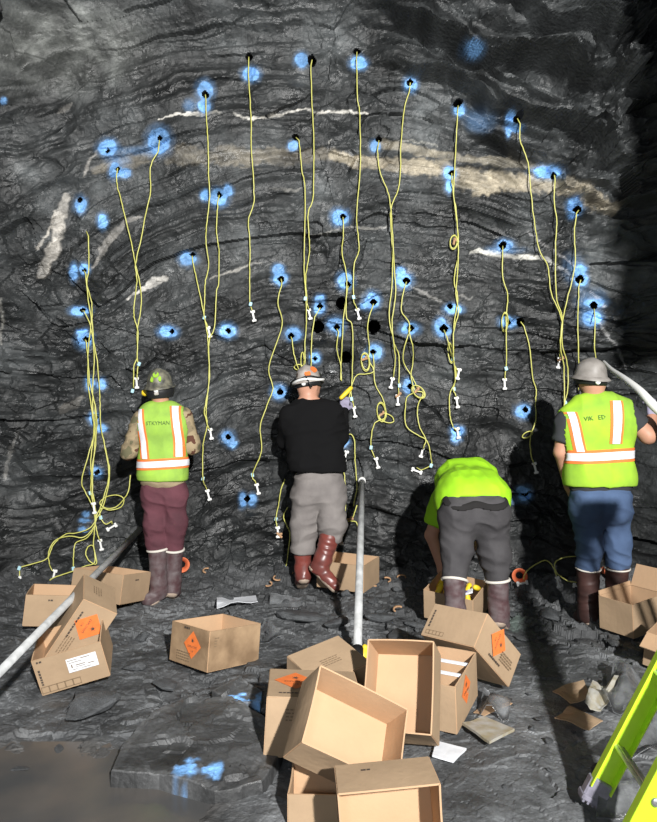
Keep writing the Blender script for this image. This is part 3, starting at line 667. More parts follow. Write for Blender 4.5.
def garment(name, f, lo, hi, m, parent, h=0.0085, folds=0.0, fscale=(9, 9, 22), seed=1, rel=1, post=None, midf=None):
    V, F = nets(f, lo, hi, h); V = relax(V, F, rel)
    if folds:
        N = vnormals(V, F); fs = np.array(fscale, float); sk = V.copy(); sk[:, 2] += 0.25 * V[:, 0] * (1 if seed % 2 else -1)
        w_ = 1 - np.abs(vn3(sk * fs, seed)); w_ = w_ ** 2 * 1.4 - 0.6 + 0.5 * vn3(sk * fs * 2.1 + 7, seed + 3)
        V = V + N * (folds * w_)[:, None]
    if post is not None: V = post(V)
    o = mesh_np(name, V - (parent_loc(parent) if parent else 0), F, m, parent, True)
    if midf is not None: o.data.polygons.foreach_set('material_index', midf(V[F].mean(1)).astype(np.int32))
    return o
def box_of(parts, pad=0.05):
    P = []
    for q_ in parts:
        r = max(q_[2], q_[3]) + pad; P += [np.array(q_[0]) - r, np.array(q_[0]) + r, np.array(q_[1]) - r, np.array(q_[1]) + r]
    P = np.array(P); return P.min(0), P.max(0)

M['skin'] = mat('skin', (0.50, 0.26, 0.175), 0.5, 0.4, noise=0.12, nscale=12)
M['hair'] = mat('dark_hair', (0.03, 0.022, 0.018), 0.8, 0.2)
M['vest_old'] = mat('faded_lime_vest', (0.34, 0.56, 0.07), 0.75, 0.2, nscale=7, color2=(0.24, 0.40, 0.07), bump=0.1)
M['vest_new'] = mat('bright_lime_vest', (0.36, 0.60, 0.04), 0.8, 0.2, nscale=5, color2=(0.22, 0.40, 0.045), bump=0.1)
M['shirt_lime'] = mat('lime_shirt', (0.33, 0.68, 0.02), 0.7, 0.2, nscale=6, color2=(0.26, 0.54, 0.02))
M['silver'] = mat('silver_reflective_tape', (0.80, 0.80, 0.84), 0.45, 0.5, noise=0.12, nscale=28)
M['orange_cl'] = mat('orange_tape_edge', (0.80, 0.20, 0.05), 0.7, 0.2)
M['maroon'] = mat('maroon_trousers', (0.125, 0.045, 0.058), 0.85, 0.2, nscale=7, color2=(0.075, 0.03, 0.038), bump=0.2)
M['grey_tr'] = mat('dusty_grey_trousers', (0.235, 0.215, 0.205), 0.85, 0.2, nscale=5, color2=(0.16, 0.145, 0.14), bump=0.2)
M['char_tr'] = mat('charcoal_jeans', (0.070, 0.067, 0.070), 0.85, 0.2, nscale=6, color2=(0.045, 0.043, 0.046), bump=0.2)
M['jeans'] = mat('blue_jeans', (0.075, 0.12, 0.22), 0.85, 0.2, nscale=6, color2=(0.05, 0.08, 0.15), bump=0.2)
M['black_cl'] = mat('black_sweatshirt', (0.0065, 0.0065, 0.007), 0.95, 0.1)
M['grey_shirt'] = mat('dark_grey_tshirt', (0.040, 0.042, 0.046), 0.9, 0.2)
M['boot_grey'] = mat('dusty_maroon_boot', (0.14, 0.115, 0.118), 0.6, 0.3, nscale=14, color2=(0.07, 0.035, 0.038))
M['boot_red'] = mat('dark_red_boot', (0.19, 0.045, 0.035), 0.35, 0.5, nscale=12, color2=(0.12, 0.04, 0.035))
M['boot_brown'] = mat('dark_brown_boot', (0.06, 0.028, 0.024), 0.5, 0.4, nscale=12, color2=(0.035, 0.018, 0.016))
M['sole'] = mat('pale_rubber_sole', (0.42, 0.33, 0.26), 0.7, 0.3, noise=0.2, nscale=20)
M['cuff'] = mat('pale_lining', (0.62, 0.58, 0.52), 0.8, 0.2)
M['hat_grey'] = mat('grey_hard_hat', (0.29, 0.27, 0.25), 0.5, 0.4, nscale=14, color2=(0.19, 0.175, 0.16))
M['hat_pale'] = mat('pale_hard_hat', (0.44, 0.41, 0.38), 0.5, 0.4, nscale=14, color2=(0.25, 0.22, 0.20))
M['hat_olive'] = mat('olive_hard_hat', (0.20, 0.19, 0.14), 0.45, 0.4, nscale=22, color2=(0.05, 0.05, 0.045))
M['glove'] = mat('grey_violet_glove', (0.30, 0.28, 0.38), 0.8, 0.2, noise=0.2, nscale=20)
def camo_mat():
    m = mat('camouflage_cloth', (0.3, 0.24, 0.16), 0.9, 0.15); nt = m.node_tree; b = nt.nodes['Principled BSDF']
    tc = nt.nodes.new('ShaderNodeTexCoord'); n = nt.nodes.new('ShaderNodeTexNoise'); n.inputs['Scale'].default_value = 11; n.inputs['Detail'].default_value = 2
    r = nt.nodes.new('ShaderNodeValToRGB'); r.color_ramp.interpolation = 'CONSTANT'
    e = r.color_ramp.elements; e[0].position = 0; e[0].color = (0.10, 0.045, 0.03, 1); e[1].position = 0.40; e[1].color = (0.33, 0.26, 0.16, 1)
    k = e.new(0.52); k.color = (0.24, 0.19, 0.12, 1); k = e.new(0.60); k.color = (0.13, 0.12, 0.07, 1)
    nt.links.new(tc.outputs['Object'], n.inputs['Vector']); nt.links.new(n.outputs['Fac'], r.inputs[0]); nt.links.new(r.outputs[0], b.inputs['Base Color']); return m
M['camo'] = camo_mat()
M['belt'] = mat('worn_black_belt', (0.022, 0.021, 0.021), 0.9, 0.1)
M['khaki'] = mat('khaki_hem', (0.34, 0.27, 0.17), 0.9, 0.15, noise=0.15, nscale=15)

def hard_hat(c, rad, tilt, m, parent, hs=.86, nod=0.0, lamp_=False, band=True, stickers=(), yaw=0.0, ridge=True, brim=0.055):
    """full-brim miner's hat: ribbed dome, drooping brim, suspension band and knob"""
    R = euler(x=nod, z=yaw) @ euler(y=tilt); c = np.array(c) - np.array(parent.location)
    hat = MB(); k = 40; rows = []
    prof = [(rad + brim, -0.012), (rad + brim + .002, -0.006), (rad + brim * .55, 0.010), (rad + 0.004, 0.018), (rad - 0.002, 0.045), (rad * .93, 0.082), (rad * .78, 0.118), (rad * .55, 0.142), (rad * .28, 0.153), (0.001, 0.156),
            (0.001, 0.148), (rad * .5, 0.134), (rad * .86, 0.085), (rad - 0.008, 0.030), (rad - .006, 0.010), (rad + brim * .5, 0.002), (rad + brim, -0.012)]
    V = []; prof = [(r_, z_ * hs) for r_, z_ in prof]
    for (r, z) in prof:
        for j in range(k):
            a = 2 * math.pi * j / k; rr = r
            if ridge and z > 0.03: z2 = z + 0.010 * math.exp(-((math.cos(a) * r) / 0.022) ** 2) * (1 if r < rad else 0) + 0.004 * (1 + math.cos(6 * a)) * (r / rad) * (0.3 if z > .1 else 1) * 0.4
            else: z2 = z - (0.010 * (abs(math.sin(a)) ** 2) if r > rad else 0)
            V.append((rr * math.cos(a), rr * math.sin(a) * 1.12, z2))
    n = len(prof); F = [(i * k + j, i * k + (j + 1) % k, (i + 1) * k + (j + 1) % k, (i + 1) * k + j) for i in range(n - 1) for j in range(k)]
    hat.add(np.array(V) @ R.T + c, F); o = hat.build('hard_hat', m, parent, True)
    if band:
        b = MB(); b.lathe([(rad + .000, -0.045), (rad + .004, -0.045), (rad + .004, 0.006), (rad + .000, 0.006)], c, R, 28, 0, 1, 1.14); b.build('headband', M['black_rub'], o, True)
        b = MB(); kc = c + R @ np.array([0, -(rad + .004) * 1.14 - 0.001, -0.024]); b.lathe([(0.001, 0.018), (0.014, 0.018), (0.017, 0.010), (0.017, 0)], kc, R @ euler(x=math.pi / 2), 14); b.build('ratchet_knob', M['white_pl'], o, True)
    for (az, z, s, mm, shp) in stickers:
        b = MB(); a = az; rr = rad * (1.0 - (z / 0.17) ** 2.2) ** .5 + .006
        nrm = np.array([math.cos(a), math.sin(a) * 1.0, 0.35 + z * 3]); nrm /= np.linalg.norm(nrm); t1 = np.array([-math.sin(a), math.cos(a), 0]); t2 = np.cross(nrm, t1)
        p = np.array([rr * math.cos(a), rr * math.sin(a) * 1.12, z * hs]); V = []
        for q_ in range(12): V.append(p + nrm * 0.001 + s * (math.cos(q_ * PI / 6) * t1 * shp + math.sin(q_ * PI / 6) * t2))
        for q_ in range(12): V.append(p - nrm * 0.012 + s * (math.cos(q_ * PI / 6) * t1 * shp + math.sin(q_ * PI / 6) * t2))
        b.add(np.array(V) @ R.T + c, [tuple(range(12))] + [(q_, 12 + q_, 12 + (q_ + 1) % 12, (q_ + 1) % 12) for q_ in range(12)]).build('sticker', M[mm], o)
    return o, R, c
def head_parts(c, R, r=0.088):
    """skull, jaw, nose, ears, neck stump as limbs in world space; c = centre, R's +y is where the face looks"""
    g = lambda x, y, z: np.array(c) + R @ np.array([x, y, z])
    return [(g(0, -.018, .02), g(0, .012, .02), r * 1.0, r * .98, None), (g(0, .035, -.045), g(0, .055, -.075), r * .62, r * .40, None),
            (g(0, -.03, -.03), g(0, .02, -.04), r * .78, r * .72, None),
            (g(0, .088, 0.005), g(0, .106, -.022), .010, .015, None), (g(-.033, .076, .014), g(.033, .076, .014), .012, .012, None),
            (g(-.02, .090, -.052), g(.02, .090, -.052), .010, .010, None),
            (g(-.086, -.004, .012), g(-.086, 0.000, -.022), .019, .013, (.5, 1, 1)), (g(.086, -.004, .012), g(.086, 0.000, -.022), .019, .013, (.5, 1, 1))]
def hand_parts(w, d, up, L=1.0, curl=0.5, side=1, r=0.011):
    """palm, four fingers and a thumb: w = wrist, d = forearm direction, up = back of the hand, curl 0 open .. 1 fist"""
    d = np.array(d, float); d /= np.linalg.norm(d); up = np.array(up, float); up -= d * (up @ d); up /= np.linalg.norm(up); s = np.cross(d, up) * side; w = np.array(w)
    P = [(w, w + d * .03, .027, .030, None)]
    for k, (o, l) in enumerate([(-.030, .078), (-.010, .086), (.011, .081), (.031, .064)]):
        b0 = w + d * .03 + s * o * .6; b1 = w + d * .092 * L + s * o; P.append((b0, b1, .019, .013, None)); a = b1; ang = curl * 0.55
        for sl in (.42, .32, .26):
            dd = d * math.cos(ang) - up * math.sin(ang); e = a + dd * l * sl * L; P.append((a, e, r, r * .88, None)); a = e; ang += curl * 1.05
    t0 = w + d * .028 - s * .028; t1 = t0 + (d * .5 - s * .75 - up * .25) * .045; t2 = t1 + (d * .85 - s * .15 - up * .45 * (curl + .4)) * .036; t3 = t2 + (d * .8 + s * .2 * curl - up * .5 * (curl + .2)) * .028
    P += [(t0, t1, .019, .014, None), (t1, t2, .013, .011, None), (t2, t3, .011, .009, None)]
    return P
def ribbon(name, bvh, rows, off, m, parent, nsub=1):
    """a strip laid on the cloth: rows of world points (each row across the strip) with ray directions"""
    V = []; ok = True; nr = len(rows); nc = len(rows[0][0])
    for P, D in rows:
        last = None
        for p, d in zip(P, D):
            hit = bvh.ray_cast(Vector(p), Vector(d))
            if hit[0] is None: V.append(last if last is not None else None); continue
            last = np.array(hit[0]) - np.array(d) / np.linalg.norm(d) * off; V.append(last)
    F = [(i * nc + j, i * nc + j + 1, (i + 1) * nc + j + 1, (i + 1) * nc + j) for i in range(nr - 1) for j in range(nc - 1)]
    F = [f for f in F if all(V[q_] is not None for q_ in f) and max(np.linalg.norm(np.array(V[f[0]]) - np.array(V[q_])) for q_ in f[1:]) < 0.06]
    V = [v if v is not None else np.zeros(3) for v in V]
    if not F: return None
    used, inv = np.unique(np.array(F), return_inverse=True); V = np.array(V)[used]
    return mesh_np(name, V - np.array(parent_loc(parent)), inv.reshape(-1, 4), m, parent, True)
def parent_loc(o):  # noqa
    p = np.zeros(3)
    while o is not None: p += np.array(o.location); o = o.parent
    return p
def bvh_of(o):
    me = o.data; off = parent_loc(o)
    return BVHTree.FromPolygons([tuple(np.array(v.co) + off) for v in me.vertices], [tuple(p.vertices) for p in me.polygons])
def tape_ring(bvh, axis_c, z0, z1, slope, w_, parent):
    """reflective band right round the trunk: z at x=0 and its slope along x"""
    for nm, ww, off, m in (('orange_edging', w_ * 1.75, 0.004, M['orange_cl']), ('reflective_band', w_, 0.008, M['silver'])):
        rows = []
        for k in range(73):
            a = 2 * math.pi * k / 72; P = []; D = []
            for j in range(5):
                z = z0 + (j / 4 - .5) * ww; dx, dy = math.cos(a), math.sin(a)
                P.append(np.array([axis_c[0] + dx * .6, axis_c[1] + dy * .6, z + slope * (dx * .17)])); D.append(np.array([-dx, -dy, 0.0]))
            rows.append((P, D))
        ribbon(nm, bvh, rows, off, m, parent)
def tape_strip(bvh, pts, w_, parent, front=True, y0=None):
    """band over the back (and the same over the chest): pts are world x, z from top to bottom"""
    for sgn in ((1, -1) if front else (1,)):
        for nm, ww, off, m in (('orange_edging', w_ * 1.7, 0.005, M['orange_cl']), ('reflective_band', w_, 0.009, M['silver'])):
            rows = []; Q = smooth_path([(p[0], 0, p[1]) for p in pts], 10)
            for i, q_ in enumerate(Q):
                P = [np.array([q_[0] + (j / 4 - .5) * ww, y0 - sgn * 1.0, q_[2]]) for j in range(5)]; rows.append((P, [np.array([0, sgn * 1.0, 0])] * 5))
            ribbon(nm, bvh, rows, off, m, parent)
def lettering_on(bvh, txt, c, size, y0, parent, m, rot=0.0):
    cu = bpy.data.curves.new('lettering', 'FONT'); cu.body = txt; cu.size = size; cu.align_x = 'CENTER'; cu.align_y = 'CENTER'; cu.resolution_u = 1
    t = bpy.data.objects.new('tmp', cu); COL.objects.link(t); me = bpy.data.meshes.new_from_object(t.evaluated_get(bpy.context.evaluated_depsgraph_get())); bpy.data.objects.remove(t)
    for v in me.vertices:
        x, y = v.co.x, v.co.y; xx = c[0] + x * math.cos(rot) - y * math.sin(rot); zz = c[1] + x * math.sin(rot) + y * math.cos(rot)
        h_ = bvh.ray_cast(Vector((xx, y0 - 1, zz)), Vector((0, 1, 0)))
        yy = (h_[0].y if h_[0] is not None else y0) - 0.008; pl = parent_loc(parent); v.co = (xx - pl[0], yy - pl[1], zz - pl[2])
    me.materials.clear(); me.materials.append(m); o = bpy.data.objects.new('lettering', me); return link(o, parent)
def boot(ankle, toe, top, m, parent, rs=(0.062, 0.072), sole='sole', foot_r=0.046, z_sole=None, solez=0.018):
    """rubber boot: shaft from ankle to top, foot from heel to toe, thick sole (sub-part)"""
    ankle = np.array(ankle, float); toe = np.array(toe, float); top = np.array(top, float)
    d = toe - ankle; d /= np.linalg.norm(d); heel = ankle - d * 0.035
    sh = ankle + (top - ankle) * .0
    upn = (top - ankle) / np.linalg.norm(top - ankle); nrm = upn - d * (upn @ d); nrm /= np.linalg.norm(nrm)      # up of the foot
    base = ankle - nrm * 0.075
    a0 = base - d * .03 + nrm * .045; a1 = base + d * 0.10 + nrm * .045; a2 = toe - d * 0.045 + nrm * (foot_r - 0.008) - nrm * float((toe - base) @ nrm)
    parts = [(a0, a1, .043, .046, None), (a1, a2, .046, foot_r, None), (ankle - nrm * .03, ankle + upn * .05, .05, rs[0], None), (ankle, top, rs[0] * .95, rs[1], None)]
    lo, hi = box_of(parts)
    def f(p):
        v = union(p, parts, .035); v = np.maximum(v, -((p - base) @ nrm).astype(np.float32)); v = np.maximum(v, ((p - top) @ upn).astype(np.float32)); return v
    b = garment('boot', f, lo, hi, m, parent, 0.008, 0.004, (9, 9, 24), seed=int(abs(ankle[0]) * 90), rel=1)
    fp = parts[:2] + [(a0, a0 + nrm * .01, .045, .045, None)]; lo, hi = box_of(fp)
    g = lambda p: np.maximum(np.maximum(union(p, fp, .02) - 0.007, -((p - base) @ nrm) - solez * .4), ((p - base) @ nrm) - solez)
    s = garment('sole', g, lo, hi, M[sole], b, 0.0065, rel=1)
    return b
def arms_in(parts, p, k=.02): return union(p, parts, k)

def trousers(S, m, parent, seed, folds=.010, cuffs=None, waist=None, belt=None):
    hipL, kneeL, cufL, hipR, kneeR, cufR, pel = S['hipL'], S['kneeL'], S['cufL'], S['hipR'], S['kneeR'], S['cufR'], S['pelvis']
    rp = S.get('rpel', 0.135); rt = S.get('rthigh', .098); rk = S.get('rknee', .080); rc = S.get('rcuff', .080)
    L = [(hipL, kneeL, rt, rk, None), (kneeL, cufL, rk, rc, None)]; Rr = [(hipR, kneeR, rt, rk, None), (kneeR, cufR, rk, rc, None)]
    but = S.get('buttocks', [])
    P = [(pel + np.array([-.045, 0, 0]), pel + np.array([.045, 0, 0]), rp, rp, (1, .86, 1.0))] + but; lo, hi = box_of(L + Rr + P); top, tn = S['waist']
    tn = np.array(tn, float) / np.linalg.norm(tn)
    def f(p):
        def leg(Q, knee, cuf):
            n = (np.array(cuf) - np.array(knee)); n = n / np.linalg.norm(n); v = union(p, Q, .05); far = ((p - np.array(cuf)) @ n); return np.maximum(v, far.astype(np.float32))
        a = leg(L, kneeL, cufL); b = leg(Rr, kneeR, cufR); c = union(p, P, .05); v = smin(smin(a, c, .06), smin(b, c, .06), .012)
        return np.maximum(v, ((p - np.array(top)) @ tn).astype(np.float32))
    o = garment('trousers', f, lo, hi, m, parent, .0085, folds, (7, 7, 13), seed, 2)
    return o, f
def cuff_ring(c, n, r, parent, m=None, w_=.010):
    n = np.array(n, float); n /= np.linalg.norm(n); a = np.cross(n, [0, 1, 0]); a /= np.linalg.norm(a); b = np.cross(n, a)
    P = [np.array(c) - np.array(parent.location) + r * (math.cos(t) * a + math.sin(t) * b) for t in np.linspace(0, 2 * PI, 25)]
    MB().tube(P, w_, 6).build('boot_lining', m or M['cuff'], parent, True)

# ---------------------------------------------------------------- worker 1: olive hat, faded vest over camouflage, maroon trousers
def worker_one():
    y = 4.97; root = empty('person', W(164, 598, y), 'worker in olive hard hat, faded lime vest over camouflage jacket and maroon trousers', 'person', 'miners charging the rock face'); root.location.z = 0
    pel = W(164.5, 492, y); hd = W(160.5, 391, y + .03)
    S = dict(hipL=W(156, 500, y), kneeL=W(155, 523, y - .01), cufL=W(158, 549, y), hipR=W(174, 500, y + .02), kneeR=W(175, 523, y + .02), cufR=W(174, 549, y + .05),
             pelvis=pel, rpel=.125, rthigh=.098, rknee=.082, rcuff=.080, waist=(W(164, 482, y), (0, 0, 1)))
    chest = W(163, 432, y); wst = W(163, 470, y); neck = W(161, 404, y + .02)
    shL, shR = W(141, 419, y), W(184, 418, y + .02); elL, elR = W(130, 452, y + .03), W(192, 446, y + .05); wrL, wrR = W(139, 437, y + .30), W(181, 432, y + .32)
    torso = [(W(155, 428, y), W(171, 428, y), .122, .135, (1, .80, 1.1)), (W(156, 455, y), W(170, 455, y), .116, .116, (1, .85, 1.2)), (wst + [-.04, 0, 0], wst + [.04, 0, 0], .120, .120, (1, .9, 1)), (W(146, 419, y), W(180, 418, y + .02), .068, .068, None), (W(154, 412, y + .01), W(169, 412, y + .01), .07, .07, None)]
    aL = [(shL, elL, .072, .062, None), (elL, wrL, .060, .046, None)]; aR = [(shR, elR, .072, .062, None), (elR, wrR, .060, .046, None)]
    Rh = euler(x=.25)
    # body
    body = head_parts(hd, Rh, .082) + [(neck, hd + [0, -.01, -.04], .062, .058, None)] + [(a, b, c * .75, d * .75, e) for (a, b, c, d, e) in torso + aL + aR] + \
        [(S['hipL'], S['kneeL'], .07, .055, None), (S['kneeL'], W(159, 588, y), .055, .04, None), (S['hipR'], S['kneeR'], .07, .055, None), (S['kneeR'], W(173, 588, y + .06), .055, .04, None), (pel - [0.05, 0, 0], pel + [.05, 0, 0], .09, .09, None), (pel, chest, .09, .1, None)]
    body += hand_parts(wrL, wrL - elL, (0, 0, 1), curl=.6, side=-1) + hand_parts(wrR, wrR - elR, (0, 0, 1), curl=.6, side=1)
    lo, hi = box_of(body); garment('body', lambda p: union(p, body, .02), lo, hi, M['skin'], root, .0095, rel=1)
    trousers(S, M['maroon'], root, 5, .010)
    for (c, k, r) in ((S['cufL'], S['kneeL'], .072), (S['cufR'], S['kneeR'], .072)): cuff_ring(c, k - c, r + .004, root)
    boot(W(159, 589, y), W(146, 597, y - .07), S['cufL'] + [0, 0, .02], M['boot_grey'], root)
    boot(W(173, 587, y + .08), W(176, 592, y + .27), S['cufR'] + [0, 0, .02], M['boot_grey'], root)
    jk = torso + [(wst + [-.04, 0, -.05], wst + [.04, 0, -.05], .130, .130, (1, .9, 1))]; lo, hi = box_of(jk + aL + aR)
    hem = W(160, 491, y)[2]; nk = W(160, 405, y)[2]
    f = lambda p: np.maximum(np.maximum(smin(smin(union(p, jk, .05), union(p, aL, .03), .03), union(p, aR, .03), .03), hem - p[:, 2]), np.maximum(p[:, 2] - nk, np.maximum(p[:, 1] - (y + .27), -9)))
    garment('jacket', f, lo, hi, [M['camo'], M['khaki']], root, .0085, .009, (8, 8, 15), 4, 1, midf=lambda c: (c[:, 2] < hem + .10))
    vh = W(160, 480, y)[2]
    def fv(p):
        v = union(p, jk, .05) - .016; ar = np.minimum(cone(p, shL + [-.03, 0, .0], elL, .085, .07), cone(p, shR + [.03, 0, 0], elR, .085, .07)); v = np.maximum(v, -ar)
        v = np.maximum(v, vh - p[:, 2]); return np.maximum(v, -cone(p, neck + [0, .03, -.03], neck + [0, .03, .2], .062, .08))
    lo, hi = box_of(jk); vest = garment('safety_vest', fv, lo, hi, M['vest_old'], root, .0075, .005, (6, 6, 8), 8, 2)
    b = bvh_of(vest); tape_ring(b, W(163, 460, y), W(163, 463, y)[2], 0, .05, .046, vest)
    tape_strip(b, [(W(142, 0, y)[0], W(0, 409, y)[2]), (W(146, 0, y)[0], W(0, 436, y)[2]), (W(149, 0, y)[0], W(0, 458, y)[2])], .044, vest, y0=y)
    tape_strip(b, [(W(177, 0, y)[0], W(0, 406, y)[2]), (W(181, 0, y)[0], W(0, 432, y)[2]), (W(182, 0, y)[0], W(0, 456, y)[2])], .044, vest, y0=y)
    lettering_on(b, 'STKYMAN', (W(162, 0, y)[0], W(0, 423, y)[2]), .040, y, vest, M['ink_vest'], .03)
    o, R, c = hard_hat(hd + [-.005, 0, .036], .094, -.06, M['hat_olive'], root, nod=.12, stickers=[(-1.9, .075, .024, 'vest_new', .5), (-1.25, .075, .024, 'vest_new', .5), (-1.57, .11, .026, 'vest_new', .9)], brim=.026)
    # black cover of the cradle under the brim
    MB().lathe([(.094, -.085), (.106, -.05), (.108, -.01), (.098, .004)], c, R, 24, 0, 1, 1.08).build('neck_shade', M['black_rub'], o, True)
    MB().box(c + R @ np.array([0, -.120, -.045]), (.034, .012, .026), R, bev=.005).build('clip', M['hat_pale'], o)
    b = MB(); b.lathe([(.001, .02), (.024, .02), (.028, .0), (.02, -.02)], c + R @ np.array([-.125, .02, -.045]), euler(y=PI / 2), 16); b.build('ear_muff', M['yellow'], o, True)
M['ink_vest'] = mat('worn_vest_print', (0.09, 0.15, 0.045), 0.8, 0.2)

def worker_two():
    y = 5.2; root = empty('person', (-.1, 5.2, 0), 'worker in black sweatshirt and dusty grey trousers, one boot lifted, reaching up at the face', 'person', 'miners charging the rock face')
    pel = W(319, 487, y); hd = W(309, 386, y + .06)
    S = dict(hipL=W(306, 500, y), kneeL=W(304, 528, y + .03), cufL=W(303, 553, y + .02), hipR=W(332, 500, y), kneeR=W(332, 524, y - .02), cufR=W(330, 539, y + .0),
             pelvis=pel, rpel=.165, rthigh=.118, rknee=.105, rcuff=.095, waist=(W(318, 466, y), (0, 0, 1)))
    chest = W(311, 432, y); neck = W(308, 400, y + .03)
    shL, shR = W(289, 416, y), W(334, 413, y); elL, elR = W(284, 441, y + .10), W(341, 438, y + .06); wrL, wrR = W(296, 425, y + .30), W(344, 411, y + .20)
    torso = [(W(301, 426, y), W(322, 426, y), .15, .15, (1, .8, 1.1)), (W(305, 450, y), W(324, 450, y), .155, .155, (1, .85, 1.1)), (W(294, 414, y), W(329, 411, y), .075, .075, None), (W(302, 404, y + .02), W(317, 404, y + .02), .07, .07, None)]
    aL = [(shL, elL, .075, .06, None), (elL, wrL, .058, .042, None)]; aR = [(shR, elR, .078, .062, None), (elR, wrR, .060, .042, None)]
    Rh = euler(x=.05, z=-.75)
    anL = W(303, 574, y + .02); anR = W(321, 566, y - .08)
    body = head_parts(hd, Rh, .092) + [(neck, hd + [0, -.01, -.05], .072, .068, None)] + [(a, b, c * .75, d * .75, e) for (a, b, c, d, e) in torso + aL + aR] + \
        [(S['hipL'], S['kneeL'], .08, .06, None), (S['kneeL'], anL, .055, .042, None), (S['hipR'], S['kneeR'], .08, .06, None), (S['kneeR'], anR, .055, .042, None), (pel - [0.06, 0, 0], pel + [.06, 0, 0], .1, .1, None), (pel, chest, .1, .1, None)]
    body += hand_parts(wrL, wrL - elL, (0, 0, 1), curl=.7, side=-1)
    lo, hi = box_of(body); garment('body', lambda p: union(p, body, .02), lo, hi, M['skin'], root, .009, rel=1)
    trousers(S, M['grey_tr'], root, 12, .013)
    boot(anL, W(301, 579, y + .17), S['cufL'] + [0, 0, .03], M['boot_red'], root)
    boot(anR, W(342, 586, y - .16), S['kneeR'] + [0.0, 0.0, -.03], M['boot_red'], root, rs=(.066, .085))
    sw = torso + [(W(310, 468, y), W(325, 468, y), .168, .168, (1, .86, 1))]; lo, hi = box_of(sw + aL + aR); hem = W(0, 471, y)[2]; nk = W(0, 399, y)[2]
    f = lambda p: np.maximum(np.maximum(smin(smin(union(p, sw, .06), union(p, aL, .03), .05), union(p, aR, .03), .05), hem - p[:, 2]), p[:, 2] - nk)
    garment('sweatshirt', f, lo, hi, M['black_cl'], root, .0085, .008, (7, 7, 14), 14, 1)
    gp = hand_parts(wrR, W(345, 399, y + .24) - wrR, (0.2, -1, 0), curl=.75, side=-1, r=.0125); lo, hi = box_of(gp, .02); garment('glove', lambda p: union(p, gp, .008), lo, hi, M['glove'], root, .005, rel=1)
    o, R, c = hard_hat(hd + [-.005, 0, .030], .100, -.14, M['hat_pale'], root, nod=-.05, yaw=-.3, stickers=[(-1.2, .065, .026, 'label_orange', 1), (-.55, .105, .03, 'label_orange', 1), (-2.2, .07, .016, 'ink', .7)], brim=.026)
    # goggle strap over the brim
    P = [c + R @ np.array([(.124) * math.cos(a), .124 * 1.1 * math.sin(a), .004 + .006 * math.sin(3 * a)]) for a in np.linspace(PI, 2 * PI + .3, 24)]
    MB().tube(P, .011, 6).build('white_strap', M['white_pl'], o, True)
    P = [c + R @ np.array([(.110) * math.cos(a), .110 * 1.1 * math.sin(a), .026 + .006 * math.sin(4 * a)]) for a in np.linspace(PI, 2 * PI + .5, 24)]
    MB().tube(P, .007, 6).build('black_strap', M['black_rub'], o, True)
    P = [c + R @ np.array(q_) for q_ in ((.03, -.135, .02), (.05, -.125, -.03), (.06, -.115, -.06))]; MB().tube(P, .008, 6).build('strap_tail', M['black_rub'], o, True)
    # headlamp on the front of the hat, its beam a round spot on the wet rock
    lc = c + R @ np.array([0.05, .135, .06]); MB().lathe([(.001, .03), (.022, .03), (.026, 0), (.018, -.02)], lc, R @ euler(x=-PI / 2), 16).build('headlamp', M['black_rub'], o, True)
    # cylinder tool in the hand: yellow handle
    t0, t1 = W(340, 399, y + .17), W(352, 387, y + .20)
    hdl = MB(); hdl.tube([t0 + (t1 - t0) * k for k in (0, .1, .5, .9, 1)], [.012, .018, .020, .018, .012], 10); hd_ = hdl.build('crimping_tool', M['yellow'], None, True)
    tag(hd_, 'yellow handled tool raised in the gloved hand of the man in black', 'tool')

